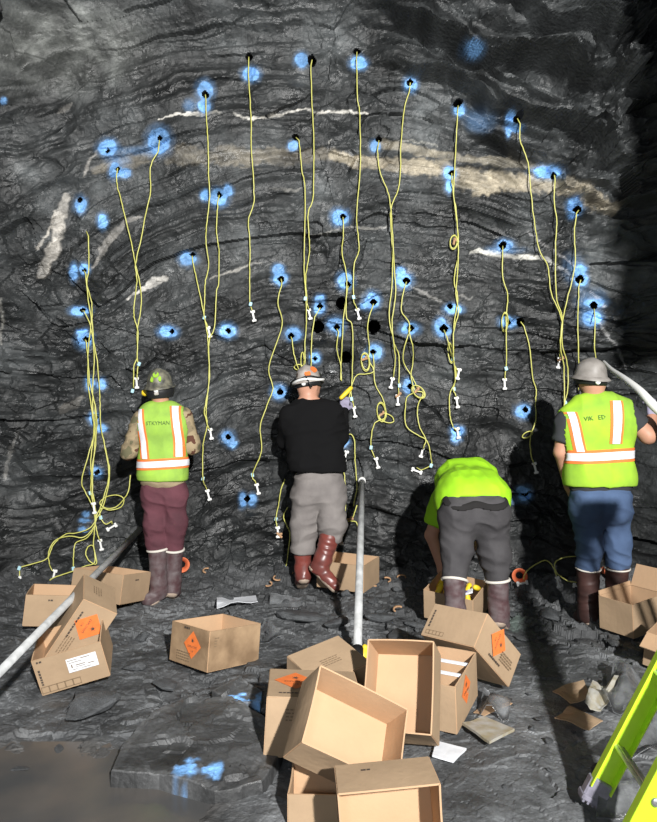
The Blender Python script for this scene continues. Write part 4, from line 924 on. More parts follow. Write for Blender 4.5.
def worker_three():
    y = 4.30; root = empty('person', (.95, 4.3, 0), 'worker in bright lime shirt and charcoal jeans bending right over with his back to us', 'person', 'miners charging the rock face')
    pel = W(474, 513, y + .02)
    S = dict(hipL=W(457, 522, y), kneeL=W(456, 553, y - .06), cufL=W(454.5, 580, y - .13), hipR=W(491, 522, y + .03), kneeR=W(494, 553, y + .01), cufR=W(497, 580, y),
             pelvis=pel, rpel=.155, rthigh=.112, rknee=.098, rcuff=.078, waist=(W(474, 489, y), (0, -.45, 1)),
             buttocks=[(W(458, 512, y - .03), W(458, 513, y - .03), .125, .125, None), (W(490, 512, y - .03), W(490, 513, y - .03), .125, .125, None)])
    c1 = W(470, 493, y + .20); c2 = W(467, 482, y + .42); shL, shR = W(443, 503, y + .46), W(496, 502, y + .46); hd = W(468, 500, y + .82)
    elL, wrL = W(431, 535, y + .48), W(441, 566, y + .45); elR, wrR = W(492, 540, y + .55), W(467, 549, y + .38)
    torso = [(pel + [-.085, .05, .075], pel + [.085, .05, .075], .150, .150, None), (c1 + [-.055, 0, 0], c1 + [.055, 0, 0], .165, .165, (1, 1, .95)), (c2 + [-.045, 0, 0.005], c2 + [.045, 0, 0.005], .16, .16, (1, 1, .95)), (shL + [.03, -.02, 0], shR + [-.03, -.02, 0], .09, .09, None)]
    aL = [(shL, elL, .075, .058, None)]; aR = [(shR, elR, .075, .058, None)]
    Rh = euler(x=-1.5)
    anL = W(455, 618, y - .16); anR = W(499, 615, y)
    body = head_parts(hd, Rh) + [(c2 + [0, .15, 0], hd, .07, .065, None)] + [(a, b, c * .7, d * .7, e) for (a, b, c, d, e) in torso] + [(shL, elL, .055, .046, None), (elL, wrL, .046, .032, None), (shR, elR, .055, .046, None), (elR, wrR, .046, .032, None)] + \
        [(S['hipL'], S['kneeL'], .08, .06, None), (S['kneeL'], anL, .055, .042, None), (S['hipR'], S['kneeR'], .08, .06, None), (S['kneeR'], anR, .055, .042, None), (pel - [0.06, 0, 0], pel + [.06, 0, 0], .1, .1, None)]
    body += hand_parts(wrL, wrL - elL, (0, 1, 0.2), curl=.6, side=-1)
    lo, hi = box_of(body); garment('body', lambda p: union(p, body, .02), lo, hi, M['skin'], root, .009, rel=1)
    _, ft3 = trousers(S, M['char_tr'], root, 21, .010)
    for (c, k) in ((S['cufL'], S['kneeL']), (S['cufR'], S['kneeR'])): cuff_ring(c, k - c, .078, root)
    boot(anL, W(452, 632, y - .0) * [1, 1, 0] + [0, -.03, .0], S['cufL'] + [0, 0, .02], M['boot_grey'], root)
    boot(anR, np.array([1.19, y + .14, 0.0]), S['cufR'] + [0, 0, .02], M['boot_grey'], root)
    # belt
    bc = W(474, 495.5, y); P = []
    _, ft = None, None
    lo, hi = box_of(torso + aL + aR)
    ctr = W(474, 497, y)
    def fs(p):
        v = smin(smin(union(p, torso, .07), union(p, aL, .02), .03), union(p, aR, .02), .03) - .022
        # hem: rides up in the middle of the back, hangs at the sides
        hemz = (W(0, 493, y)[2] - .01) - 0.9 * np.clip(np.abs(p[:, 0] - ctr[0]) - .11, 0, 1)
        v = np.maximum(v, np.where(p[:, 1] < y + .14, hemz - p[:, 2], -1)); v = np.maximum(v, (y - .17) - p[:, 1])
        for (a, b) in ((shL, elL), (shR, elR)):
            d = (b - a) / np.linalg.norm(b - a); t = (p - a) @ d; v = np.maximum(v, np.where((np.linalg.norm(p - a - t[:, None] * d, axis=1) < .14) & (t > .1), t - .17, -1))
        return v
    garment('shirt', fs, lo, hi, M['shirt_lime'], root, .0085, .009, (12, 6, 8), 23, 1)
    tp, tn = np.array(S['waist'][0]), np.array(S['waist'][1], float); tn /= np.linalg.norm(tn)
    S2 = dict(S); S2['waist'] = (tp + tn * .2, tn)
    def legs(p):
        P = [(pel + np.array([-.045, 0, 0]), pel + np.array([.045, 0, 0]), S['rpel'], S['rpel'], (1, .86, 1.0))] + S['buttocks']
        return union(p, P + [(S['hipL'], S['kneeL'], S['rthigh'], S['rknee'], None), (S['hipR'], S['kneeR'], S['rthigh'], S['rknee'], None)], .05)
    fb = lambda p: np.maximum(legs(p) - .012, np.abs((p - tp) @ tn + .030) - .015)
    garment('belt', fb, pel - [.3, .3, .05], pel + [.3, .3, .3], M['belt'], root, .007, rel=1)
    gp = hand_parts(wrR, wrR - elR, (0, -1, .2), curl=.8, side=1, r=.0125); lo, hi = box_of(gp, .02); garment('glove', lambda p: union(p, gp, .008), lo, hi, M['yellow'], root, .005, rel=1)
    hard_hat(hd + Rh @ np.array([0, 0, .02]), .105, 0, M['hat_pale'], root, nod=-1.5, brim=.042)

def worker_four():
    y = 4.45; root = empty('person', (1.84, 4.45, 0), 'worker in grey hard hat, bright lime vest and blue jeans, holding the pale hose', 'person', 'miners charging the rock face')
    pel = W(600, 500, y); hd = W(592, 383, y + .03)
    S = dict(hipL=W(587, 512, y), kneeL=W(589, 542, y), cufL=W(588, 568, y + .02), hipR=W(615, 512, y + .03), kneeR=W(617, 542, y + .04), cufR=W(617, 568, y + .05),
             pelvis=pel, rpel=.155, rthigh=.105, rknee=.084, rcuff=.080, waist=(W(600, 483, y), (0, 0, 1)),
             buttocks=[(W(588, 506, y - .04), W(588, 507, y - .04), .11, .11, None), (W(612, 506, y - .04), W(612, 507, y - .04), .11, .11, None)])
    chest = W(597, 435, y); neck = W(594, 399, y + .02)
    shL, shR = W(566, 423, y), W(626, 414, y); elL, elR = W(561, 452, y + .03), W(648, 436, y - .02); wrL, wrR = W(568, 484, y + .14), W(652, 417, y + .10)
    torso = [(W(584, 428, y), W(608, 425, y), .165, .165, (1, .75, 1.1)), (W(588, 455, y), W(608, 455, y), .142, .142, (1, .8, 1.2)), (W(590, 475, y), W(608, 475, y), .142, .142, (1, .85, 1)), (W(572, 420, y), W(620, 411, y), .072, .072, None), (W(586, 408, y + .01), W(603, 406, y + .01), .075, .075, None)]
    aL = [(shL, elL, .058, .050, None), (elL, wrL, .048, .034, None)]; aR = [(shR, elR, .062, .055, None), (elR, wrR, .054, .036, None)]
    Rh = euler(x=.12)
    anL = W(588, 613, y + .03); anR = W(614, 612, y + .08)
    body = head_parts(hd, Rh, .09) + [(neck, hd + [0, -.01, -.05], .070, .066, None)] + [(a, b, c * .8, d * .8, e) for (a, b, c, d, e) in torso] + aL + aR + \
        [(S['hipL'], S['kneeL'], .08, .06, None), (S['kneeL'], anL, .055, .042, None), (S['hipR'], S['kneeR'], .08, .06, None), (S['kneeR'], anR, .055, .042, None), (pel - [0.06, 0, 0], pel + [.06, 0, 0], .1, .1, None), (pel, chest, .1, .1, None)]
    body += hand_parts(wrL, wrL - elL, (-1, 0, 0), curl=.4, side=-1)
    lo, hi = box_of(body); garment('body', lambda p: union(p, body, .02), lo, hi, M['skin'], root, .009, rel=1)
    trousers(S, M['jeans'], root, 31, .012)
    for (c, k) in ((S['cufL'], S['kneeL']), (S['cufR'], S['kneeR'])): cuff_ring(c, k - c, .080, root, w_=.006)
    boot(anL, W(586, 620, y + .02) * [1, 1, 0] + [0, .18, 0], S['cufL'] + [0, 0, .02], M['boot_brown'], root, rs=(.066, .076))
    boot(anR, W(618, 620, y + .05) * [1, 1, 0] + [0.02, .19, 0], S['cufR'] + [0, 0, .02], M['boot_brown'], root, rs=(.066, .076))
    slL = [(shL, shL + (elL - shL) * .62, .078, .072, None)]; slR = [(shR, shR + (elR - shR) * .60, .084, .078, None)]
    ts = torso + [(W(590, 480, y), W(610, 480, y), .148, .148, (1, .85, 1))]; lo, hi = box_of(ts + slL + slR); hem = W(0, 491, y)[2]; nk = W(0, 400, y)[2]
    def f(p):
        v = union(p, ts, .05)
        for (a, b, s) in ((shL, elL, slL), (shR, elR, slR)):
            d = (b - a) / np.linalg.norm(b - a); e = union(p, s, .02); e = np.maximum(e, ((p - a) @ d) - np.linalg.norm(b - a) * .62); v = smin(v, e, .03)
        return np.maximum(np.maximum(v, hem - p[:, 2]), p[:, 2] - nk)
    garment('tshirt', f, lo, hi, M['grey_shirt'], root, .0085, .006, (8, 8, 12), 33, 1)
    vh = W(0, 485, y)[2]
    def fv(p):
        v = union(p, ts, .05) - .018; ar = np.minimum(cone(p, shL + [-.03, 0, .0], elL, .080, .066), cone(p, shR + [.035, 0, 0], elR, .09, .08)); v = np.maximum(v, -ar)
        v = np.maximum(v, vh - p[:, 2]); return np.maximum(v, -cone(p, neck + [0, .03, -.03], neck + [0, .03, .2], .066, .085))
    lo, hi = box_of(ts); vest = garment('safety_vest', fv, lo, hi, M['vest_new'], root, .0075, .008, (11, 5, 2.6), 35, 2)
    b = bvh_of(vest); tape_ring(b, W(598, 455, y), W(598, 455, y)[2], 0, .055, .052, vest)
    tape_strip(b, [(W(566, 0, y)[0], W(0, 412, y)[2]), (W(570, 0, y)[0], W(0, 434, y)[2]), (W(574, 0, y)[0], W(0, 451, y)[2])], .042, vest, y0=y)
    tape_strip(b, [(W(610, 0, y)[0], W(0, 401, y)[2]), (W(608, 0, y)[0], W(0, 420, y)[2]), (W(607, 0, y)[0], W(0, 443, y)[2])], .054, vest, y0=y)
    [lettering_on(b, t_, (W(u_, 0, y)[0], W(0, v_, y)[2]), .042, y, vest, M['ink_vest'], .10) for t_, u_, v_ in (('VIK', 580.5, 418.6), ('ED', 593, 417.2))]
    gp = hand_parts(wrR, (0.05, .1, 1), (.3, -1, 0), curl=.9, side=-1, r=.0125) + [(wrR - np.array([0, 0, .03]), wrR, .036, .034, None)]; lo, hi = box_of(gp, .02); garment('glove', lambda p: union(p, gp, .008), lo, hi, M['glove'], root, .005, rel=1)
    hard_hat(hd + [-.01, 0, .034], .103, .06, M['hat_grey'], root, nod=.08, brim=.026)
    # chin strap
    MB().tube([hd + Rh @ np.array(q_) - np.array(root.location) for q_ in ((-.094, -.01, .02), (-.098, .0, -.04), (-.07, .05, -.085))], .005, 6).build('chin_strap', M['black_rub'], root, True)
    return wrR
worker_one(); worker_two(); worker_three(); WR4 = worker_four()
lamp('cap_lamp_of_man_in_black', 'SPOT', tuple(on_face(331.5, 370, .15)), 3.2, 0.012, (1, 1, 1), aim=tuple(on_face(333, 369)), spot_size=math.radians(40), spot_blend=1.0)
# ------------------------------------------------------------------ detonator tubes hanging down the face
def dogbone(p, d, parent, s=1.0, name='connector'):
    """white moulded connector block: narrow waist, a lug at each end"""
    d = np.array(d, float); d /= np.linalg.norm(d); a = np.cross(d, [0, 1, 0]); a /= np.linalg.norm(a) + 1e-9; n = np.cross(a, d); R = np.stack([a, n, d], 1); b = MB(); p = np.array(p, float)
    b.box(p, (.014 * s, .012 * s, .07 * s), R, bev=.003 * s); b.box(p + d * .034 * s, (.032 * s, .018 * s, .018 * s), R, bev=.004 * s)
    b.box(p - d * .032 * s + a * .008 * s, (.020 * s, .016 * s, .022 * s), R, bev=.004 * s); b.box(p - d * .034 * s - a * .010 * s, (.012 * s, .014 * s, .016 * s), R, bev=.003 * s)
    return b.build(name, M['white_pl'], parent)
def cord(pts, label, hole=None, conn=None, tag_=None, scrap=None, coil=None, r=.0048, off=.022, path3=None, group='yellow detonator cords on the face'):
    if path3 is None:
        uv = smooth_path([(u, v, 0) for (u, v) in pts], 6); ys_ = np.array([on_face(q_[0], q_[1])[1] for q_ in uv]); m = len(ys_)
        yb = np.array([ys_[max(0, i - 3):i + 4].min() for i in range(m)]); yb = np.array([yb[max(0, i - 2):i + 3].mean() for i in range(m)]); yb = np.minimum(yb, ys_)
        P = [W(q_[0], q_[1], yy - off) for q_, yy in zip(uv, yb)]
        if hole is not None: P = [on_face(hole[0], hole[1], -.12), on_face(hole[0], hole[1], .012)] + P
        P = np.array(P)
    else: P = smooth_path([np.array(p) for p in path3], 5)
    P[2:-1] += rng.normal(size=(len(P) - 3, 3)) * [.0012, .001, 0]
    o = MB().tube(P, r, 6).build('detonator_tubing', M['cord'], None, True); tag(o, label, 'cord', group)
    if conn is not None:
        cs_ = conn if isinstance(conn, list) else [conn]
        for c in cs_:
            p = on_face(c[0], c[1], off + .005); a = math.radians(c[2] if len(c) > 2 else 12); dogbone(p, (math.sin(a), 0, -math.cos(a)), o, 1.15)
            q0 = P[-1] if conn is not None and c is cs_[0] else None
            if q0 is not None and 0.02 < np.linalg.norm(q0 - p) < .35: MB().tube([q0, (q0 + p) / 2 + [.004, -.004, 0], p + [0, 0, .03]], r * .9, 5).build('lead', M['cord'], o, True)
    if tag_ is not None:
        for t in (tag_ if isinstance(tag_, list) else [tag_]):
            p = on_face(t[0], t[1], off + .006); MB().box(p, (.026, .016, .034), euler(y=random.uniform(-.4, .4)), bev=.004).build('tape_tag', M['cyan_tag'], o)
    if scrap is not None:
        p = on_face(scrap[0], scrap[1], off + .012); b = MB(); a = scrap[2] if len(scrap) > 2 else .8
        b.box(p, (.020, .012, .062), euler(y=a), bev=.004); b.box(p + [.01, -.006, .012], (.016, .01, .03), euler(y=a - .9), bev=.003); b.build('cardboard_clip', M['brown_bit'], o)
    if coil is not None:
        for (cu, cv, ru, rv, turns, tilt) in (coil if isinstance(coil, list) else [coil]):
            Q = []
            for k in range(int(turns * 22) + 1):
                t = 2 * PI * k / 22; e = 1 + .10 * math.sin(t * .7); x = ru * math.cos(t) * e; y = rv * math.sin(t) * e
                Q.append(on_face(cu + x * math.cos(tilt) - y * math.sin(tilt), cv + x * math.sin(tilt) + y * math.cos(tilt), off + .006 + .006 * (k / 22)))
            MB().tube(Q, r, 6).build('coil', M['cord'], o, True)
    return o
CORDS = [
 dict(pts=[(116,176),(117,186),(120,197),(126,222),(130.5,240),(132.8,252),(135.7,266),(140.6,290),(140.6,310),(137.2,330),(137.2,356),(134,366),(133.5,388)], hole=(117,168), tag_=(132.5,391), label='yellow cord from the mark left of the pale vein to above the olive hat'),
 dict(pts=[(157.5,151),(150,167),(150,191),(145,215),(140.6,240),(135.2,264),(136.5,281),(134,305),(134,317),(137.7,332),(137,356),(138,364),(137,375)], hole=(159,140), conn=(136.6,383,4), tag_=(139,364), label='yellow cord from the wide upper left mark, its connector beside the olive hat', off=.032),
 dict(pts=[(205.8,100),(205.8,114),(207.5,135),(208.3,157),(208.3,176),(209.5,196),(206.5,225),(205.8,240),(208.5,266),(205,283),(204.5,300),(204.2,317),(207,325)], hole=(205,94), conn=(209,332,14), tag_=(204.2,317.5), label='yellow cord from the tall blue mark above the white line vein, ending halfway down'),
 dict(pts=[(217.5,203),(216.3,225),(217.3,240),(218.7,252),(218.7,281),(216.3,293),(214.4,327),(209,342),(209.5,376),(205.8,403),(204.3,412),(207,424)], hole=(219,195), conn=(210.8,434,10), label='yellow cord from the triple blue mark, connector level with the first worker\'s chest', off=.030),
 dict(pts=[(192.6,262),(196,277),(202,305),(205.8,325),(208,342),(209,376),(207,400),(206,414),(207.5,425),(203.3,445),(203,478),(206,487)], hole=(192,256), conn=(208.5,495,16), tag_=(203,478.5), label='yellow cord reaching lowest beside the first worker\'s hip, from a small mark', off=.024),
 dict(pts=[(248.4,59),(248.4,79),(250.9,120),(251,145),(252.8,171),(253.8,201),(248.4,220),(249.7,240),(249.7,270),(249.8,304)], hole=(248.5,56), conn=(253.3,316,12), tag_=(250.5,304), label='single straight yellow cord between the first two workers, highest of its side'),
 dict(pts=[(311,64),(311.8,98),(313.7,137),(313.7,166),(313,198),(308,213),(309.3,240),(309.3,254),(305.7,278),(306.9,303)], hole=(312,59), conn=(309.4,314,12), tag_=(305.2,298.5), label='long yellow cord from the topmost hole above the man in black'),
 dict(pts=[(299,140),(300.8,157),(302,171),(305,188),(304.5,240),(304,269),(305.7,293),(306.4,322),(305,342),(305,364)], hole=(296,137), coil=(302.6,360,1.6,8,1,0), label='yellow cord running down behind the pale hard hat from the small mark on the vein', off=.03),
 dict(pts=[(356.8,56),(356.8,63),(357.5,96),(360,115),(360.4,166),(358,196),(356.8,220),(358.7,240),(358.7,252),(354,266),(353.6,298),(356,306)], hole=(357,51), conn=(358.2,314,14), tag_=(353.6,297), label='longest yellow cord at the centre, from the hole under the vertical crack'),
 dict(pts=[(409.9,90),(405,106),(401.4,140),(399.4,184),(391,209),(392,240),(392.8,256),(392,286),(389.2,317),(394.5,344),(398.9,356),(398.9,385),(398.5,393)], hole=(410.5,82), conn=(397.7,400,2), tag_=(399.5,385.6), scrap=(398.5,395,.9), label='yellow cord from the mark below the roof ledge, joining its neighbour in a Y'),
 dict(pts=[(377.5,150),(380,171),(388,191),(391,210),(393,240),(394.5,269),(395.8,293),(392,325),(395.3,356),(393.8,375)], hole=(379,140), conn=(391.6,383,-10), label='yellow cord from the small mark on the pale vein, left arm of the Y', off=.034),
 dict(pts=[(458,113),(456.2,145),(454.7,176),(453.7,196),(456.6,210),(458,240),(458,256),(454.2,281),(458,298),(453.7,327),(453.7,356),(456,378),(449.7,395),(450,415),(453,427)], hole=(458.5,105), conn=(457.8,433,10), label='yellow cord from under the roof ledge to the low mark above the bending man'),
 dict(pts=[(452.5,183),(455.4,208),(457.9,230),(458.6,244),(458,269),(456.2,293),(458.6,312),(454,330),(453.5,356),(455.4,378),(453.7,389),(456,396)], hole=(452,173), conn=(457,402.5,10), tag_=(454,389), coil=(454,242,3.6,6.6,2,.1), scrap=(454.5,241,.2), label='yellow cord with a small ring coil at half height, right beside a longer one', off=.034),
 dict(pts=[(520.7,123),(520.7,140),(528.5,162),(531.4,191),(534.5,220),(539.4,249),(548,266),(551.6,293),(562,320),(560.6,342),(560,354)], hole=(518,118), conn=(558.9,363,-10), scrap=(561,359,1.2), label='yellow cord slanting from the streaky blue mark to above the grey hard hat'),
 dict(pts=[(555.7,179),(554.5,201),(557.2,220),(556,247),(556.5,295),(562.5,317),(562,342),(567.4,364),(568,388),(565,402),(563.5,414)], hole=(555,175), tag_=(565.5,402.7), label='yellow cord from the long blue mark on the vein, down to the new vest\'s shoulder', off=.032),
 dict(pts=[(577,213),(574.7,235),(575.5,264),(567.4,300),(562,325),(560.6,347),(563.8,366),(564.5,400),(562.5,415)], hole=(579,210), label='yellow cord from the rightmost mark on the vein, crossing over two others', off=.04),
 dict(pts=[(579,287),(578.8,300),(578,325),(578.9,364),(578,392)], hole=(581,280), label='short yellow cord ending behind the grey hard hat on its left'),
 dict(pts=[(595.4,322),(594.7,347),(597,364),(600,380)], hole=(594.5,309), label='short yellow cord from the lowest right mark to the crown of the grey hat'),
 dict(pts=[(503,250),(502.9,276),(507.7,295),(506.5,317),(506.5,356),(506,368),(505,376)], hole=(503,246), conn=(504.6,384,2), tag_=(506.2,368.6), coil=(505,322,3,9,2,.05), label='yellow cord with a long narrow coil, hanging alone right of the middle'),
 dict(pts=[(524,326),(529.7,347),(532.8,378),(536.2,390),(535.5,405),(535.7,420),(530,438),(531,455),(533,462)], hole=(521,322), conn=(535,468,14), coil=(527.5,434.5,5.5,2.6,1.5,-.5), label='yellow cord with a tangled knot hanging in the shadow between the two lime workers'),
 dict(pts=[(343.4,222),(343.4,235),(342,252),(346.6,274),(346.5,290),(346.6,317),(352.4,327),(352.4,373),(351,393),(353,403)], hole=(343,217), conn=(354.4,412,10), tag_=(351.5,399), label='yellow cord through the drilled cluster, ending above the yellow tool hand\'s right'),
 dict(pts=[(338.5,332),(336.8,349),(341,366),(340.5,380)], hole=(337,329), label='short yellow cord from the lower left mark of the centre cluster', off=.03),
 dict(pts=[(343.4,317),(342,347),(341,366),(341.5,381)], hole=(348,286), label='short yellow cord from the upper mark of the centre cluster', off=.026),
 dict(pts=[(282,283),(277.7,303),(282,325),(269,366),(272.8,388),(267,405),(260.3,427),(261.5,451),(252.5,474),(255.5,482)], hole=(281,279), conn=(257.6,489,14), tag_=(252.5,475), label='yellow cord curving down left of the man in black, from the double blue mark'),
 dict(pts=[(292.3,340),(293.5,352),(297,365),(300,372)], hole=(291,337), coil=(299,367,4.5,2.6,1,0), label='short yellow cord ending over the left brim of the pale hat'),
 dict(pts=[(314.7,317),(312,335),(311.3,356),(311,368)], hole=(320,308), label='short yellow cord left of the big empty relief hole above the pale hat'),
 dict(pts=[(371.4,310),(367.7,325),(369.5,349),(369,360),(373.8,371),(366,374),(357,375),(352,385),(349,398),(346,413)], hole=(373.5,304), coil=(365.5,362,4,8.5,2.5,-.1), scrap=(364.5,359,1.3), label='yellow cord with a wound coil under the empty relief hole'),
 dict(pts=[(373.8,361),(375,383),(382.4,398),(386,411),(385,418),(375,423),(371.5,435),(371,447),(374,456)], hole=(373,354), conn=(377,463,14), tag_=(371,447.5), coil=[(381.5,412,4.2,9,2,-.1),(387,418,7.5,4,1,.35)], scrap=(382,414,1.0), label='yellow cord with a big loose loop and brown clip, left of two trailing cords'),
 dict(pts=[(404.3,288),(401.4,310),(409,322),(408.4,334),(403,359),(412.8,378),(417,390),(408,396),(405.7,404),(405.7,425),(417.7,435),(427,441),(431,458),(431,465),(424,469)], hole=(406.5,282), conn=(416.6,471,70), tag_=(431,465.6), label='yellow cord trailing furthest down with a sideways connector above the bending man'),
 dict(pts=[(409,332),(412.8,347),(412.8,364),(411,375),(415,390),(423,393),(417.7,407),(419,425),(425.7,439),(424,446)], hole=(410.5,329), conn=(421.9,452,-14), coil=(418.5,392,7.5,4.6,2.5,.8), scrap=(417,390,.7), label='yellow cord with a slanted coil and brown clip below the oval blue mark', off=.03),
 dict(pts=[(446.9,337),(450.5,351),(452,358),(455,366)], hole=(444,330), conn=(458.4,374,-10), tag_=(453,359), coil=(450.5,353,2.2,9.5,2,-.12), label='short yellow cord in a flat bundle beneath the round mark with a black hole', off=.04),
 dict(pts=[(343,441),(350,434),(354.5,441),(355,460),(356.7,487),(353.5,506)], hole=(342,441), label='yellow cord arching over the blue mark beside the man in black\'s elbow'),
 dict(pts=[(340,444),(343,460),(344,473),(346,491),(345.5,505),(344,522),(342,532)], hole=None, conn=[(341.5,539,4),(342,452,6),(345.5,456,-14)], label='yellow cord with a cluster of white connectors behind the man in black\'s waist'),
 dict(pts=[(357,505),(352,519),(348,521),(356,522),(359,532),(359.5,536)], conn=(359.5,541,0), scrap=(350,519,1.4), label='short yellow cord end just left of the upright pole above the box'),
 dict(pts=[(285,479),(281,490),(278.6,505),(276,519),(277,526)], conn=(277.9,532,4), tag_=(276,519), scrap=(279.5,535,-.8), label='short cord end hanging left of the grey trousers, upper of two'),
 dict(pts=[(287.8,507),(283.5,516),(287,526),(290,534),(288,553),(285.9,568)], conn=(284.4,580,2), tag_=(285.9,568), label='cord end reaching the floor left of the grey trousers, lower of two'),
]
for i, c in enumerate(CORDS):
    cord(**c)
# the bundle at the left edge of the face
LB = 'cords of the left bundle'
cord([(88,236),(88.5,269),(86.5,283),(91.4,303),(91.9,322),(94,345),(97,360),(99,383),(100,400),(101,427),(106,451),(109.8,475),(103.7,505),(97,518),(90,528),(76,533),(66,534),(54,544),(47.7,558),(35,563),(22,566.7),(20,569)], 'left bundle cord that runs furthest out to the connector by the leftmost carton', hole=(86,231), conn=(19.7,582,6), tag_=(19.7,568), group=LB)
cord([(85.5,274),(88,300),(91,322),(88,351),(88,383),(91,405),(94,431),(89,453),(82,480),(85.5,492),(94,510),(95,525),(84,537),(70,536),(56,540),(49,552),(50,565)], 'left bundle cord with its connector in front of the far carton', hole=(84,271), conn=(54.3,575,-14), group=LB, off=.034)
cord([(84,311),(90,325),(94,352),(93,383),(92.6,405),(94,432),(91,460),(92,485),(95,505),(96,522),(88,537),(76,543),(73.8,556),(73.8,567)], 'left bundle cord ending in a pale tag over the far carton', hole=(82,311), tag_=(73.8,568.5), group=LB, off=.028)
cord([(86,341),(88,360),(90,384),(96,410),(96,440),(92,470),(91,490),(92,499)], 'left bundle cord with a connector at the middle of the bundle', hole=(85,340), conn=(94.2,508,8), tag_=(90.5,493), group=LB, off=.04)
cord([(95,405),(95,440),(93,470),(93,500),(96,525),(98,535)], 'left bundle cord ending under the tangle beside the pole', conn=(101,544.8,12), group=LB, off=.026)
cord([(130.5,475),(129,490),(124,499),(116,507),(106,508),(100,503),(106,497),(117,495),(124,499),(121,507),(110,510),(102,508),(97,515),(95,527)], 'looping cord of the left bundle beneath the first worker\'s elbow', group=LB, off=.036)
cord([(101.5,430),(106,452),(109,476),(103,500),(100,510),(101,518),(106,524),(112,521)], 'left bundle cord with a sideways connector near the pole tip', conn=(112,527,-60), tag_=(101,517.5), group=LB, off=.03)
cord([(95,525),(94,545),(97,563),(90,561),(86,553),(89,546),(94,547),(95,562),(85,566),(70,572),(55,577),(50,580)], 'low loops of the left bundle lying behind the far cartons', group=LB, off=.05)
# floor cords at the right
FG = 'cords on the floor between the lime workers'
def gp(u, y, z): return np.array([(u - 328.5) * y / FP, y, z])
cord(None, 'cord arching over the floor from the orange plug', path3=[W(523, 580, 5.28), W(525, 573, 5.28), W(531, 567, 5.3), W(543, 560.5, 5.32), W(549, 562, 5.32), W(554, 569, 5.3), W(556.5, 577, 5.28)], group=FG)
cord(None, 'cord looping from the boots of the man with the hose', path3=[W(578, 556, 5.32), W(565, 557, 5.32), W(555, 562, 5.32), W(556, 572, 5.3), W(566, 580, 5.28), W(576, 582, 5.26)], group=FG)
for (u, v, y, a, lb) in [(522, 583, 5.24, 100, 'white connector at the orange plug on the floor'), (557.5, 582, 5.24, 10, 'white connector end on the floor midway to the jeans'), (578, 586, 5.24, 80, 'white connector end beside the brown boot')]:
    d = (math.sin(math.radians(a)), 0, -math.cos(math.radians(a))); o = dogbone(W(u, v, y), d, None, 1.1, 'cord_connector'); tag(o, lb, 'connector', 'loose connectors on the floor')

# ------------------------------------------------------------------ poles, hose, ladder
p0, p1 = W(362, 480, 5.42), W(357, 668, 3.60); p1[2] = 0.02
b = MB(); b.tube([p0, (p0 + p1) / 2, p1 + (p0 - p1) * .03], [.025, .025, .025], 14); o = b.build('loading_pole', M['pole'], None, True); tag(o, 'upright grey pole leaning against the face in the middle', 'pole')
MB().tube([p0 + (p0 - p1) * .004, p0 - (p0 - p1) * .012], [.031, .031], 14).build('end_cap', M['white_pl'], o, True)
MB().tube([p1 + (p0 - p1) * .06, p1], [.034, .034], 14).build('rubber_sleeve', M['black_rub'], o, True)
q0, q1 = W(141, 528.5, 5.40), W(-12, 684, 2.55)
b = MB(); b.tube([q0, (q0 + q1) / 2, q1], [.024, .021, .018], 14); o = b.build('loading_pole', M['pole'], None, True); tag(o, 'slanting grey pole lying across the left heap of cartons', 'pole')
MB().tube([q0 + (q0 - q1) * .006, q0 - (q0 - q1) * .01], [.024, .030], 14).build('end_cap', M['black_rub'], o, True)
hp = smooth_path([W(603, 361, 5.52), W(612, 370, 5.1), W(625, 379, 4.75), W(640, 391, 4.5), W(653, 405, 4.35), W(672, 424, 4.2), W(700, 470, 3.9), W(725, 560, 3.7), (2.35, 3.5, .10), (2.3, 3.0, .05), (2.1, 2.9, .03)], 6)
o = MB().tube(hp, np.minimum(np.linspace(.014, .060, len(hp)), .032), 12).build('loading_hose', M['white_pl'], None, True); tag(o, 'pale hose curving from the face behind the grey hard hat', 'hose')

lad = empty('ladder', (.957, 2.36, 0), 'lime fibreglass stepladder slanting out of frame at the lower right', 'ladder')
dr = np.array([.467, .0, .884]); dr /= np.linalg.norm(dr); wv = np.array([-.10, -1.0, 0.0]); wv /= np.linalg.norm(wv); nv = np.cross(wv, dr); R = np.stack([nv, wv, dr], 1)
LEN = 1.62; base0 = np.array([.957, 2.36, 0.02])
for s_, nm in ((0, 0), (.33, 1)):
    b = MB(); c0 = base0 - np.array(lad.location) + wv * s_; mid = c0 + dr * (LEN / 2 + .04)
    b.box(mid, (.078, .005, LEN), R); sgn = 1 if nm == 0 else -1; e = .016
    for q_ in (-1, 1): b.box(mid + nv * q_ * .037 + wv * sgn * -e * (1 if nm == 0 else 1) * -1 * (1), (.005, .034, LEN), R)
    rail = b.build('side_rail', M['lime'], lad)
    f = MB(); f.box(c0 + dr * .03, (.086, .042, .075), R, bev=.006); f.box(c0 + dr * -.008 + wv * 0, (.092, .060, .022), R, bev=.005)
    for k in range(5): f.box(c0 + dr * -.02 + nv * (k - 2) * .018, (.008, .055, .010), R)
    f.build('rubber_foot', M['foot_pl'], lad)
    for k in range(5):
        f = MB(); pc = c0 + dr * (.20 + .305 * k) + wv * (-.006 if nm == 0 else .006); f.lathe([(.001, .006), (.010, .006), (.014, .003), (.015, 0)], pc, np.stack([dr, nv, wv * (1 if nm else 1)], 1), 14); f.lathe([(.015, 0), (.001, -.004)], pc, np.stack([dr, nv, wv], 1), 14); f.build('rivet', M['alu'], rail, True)
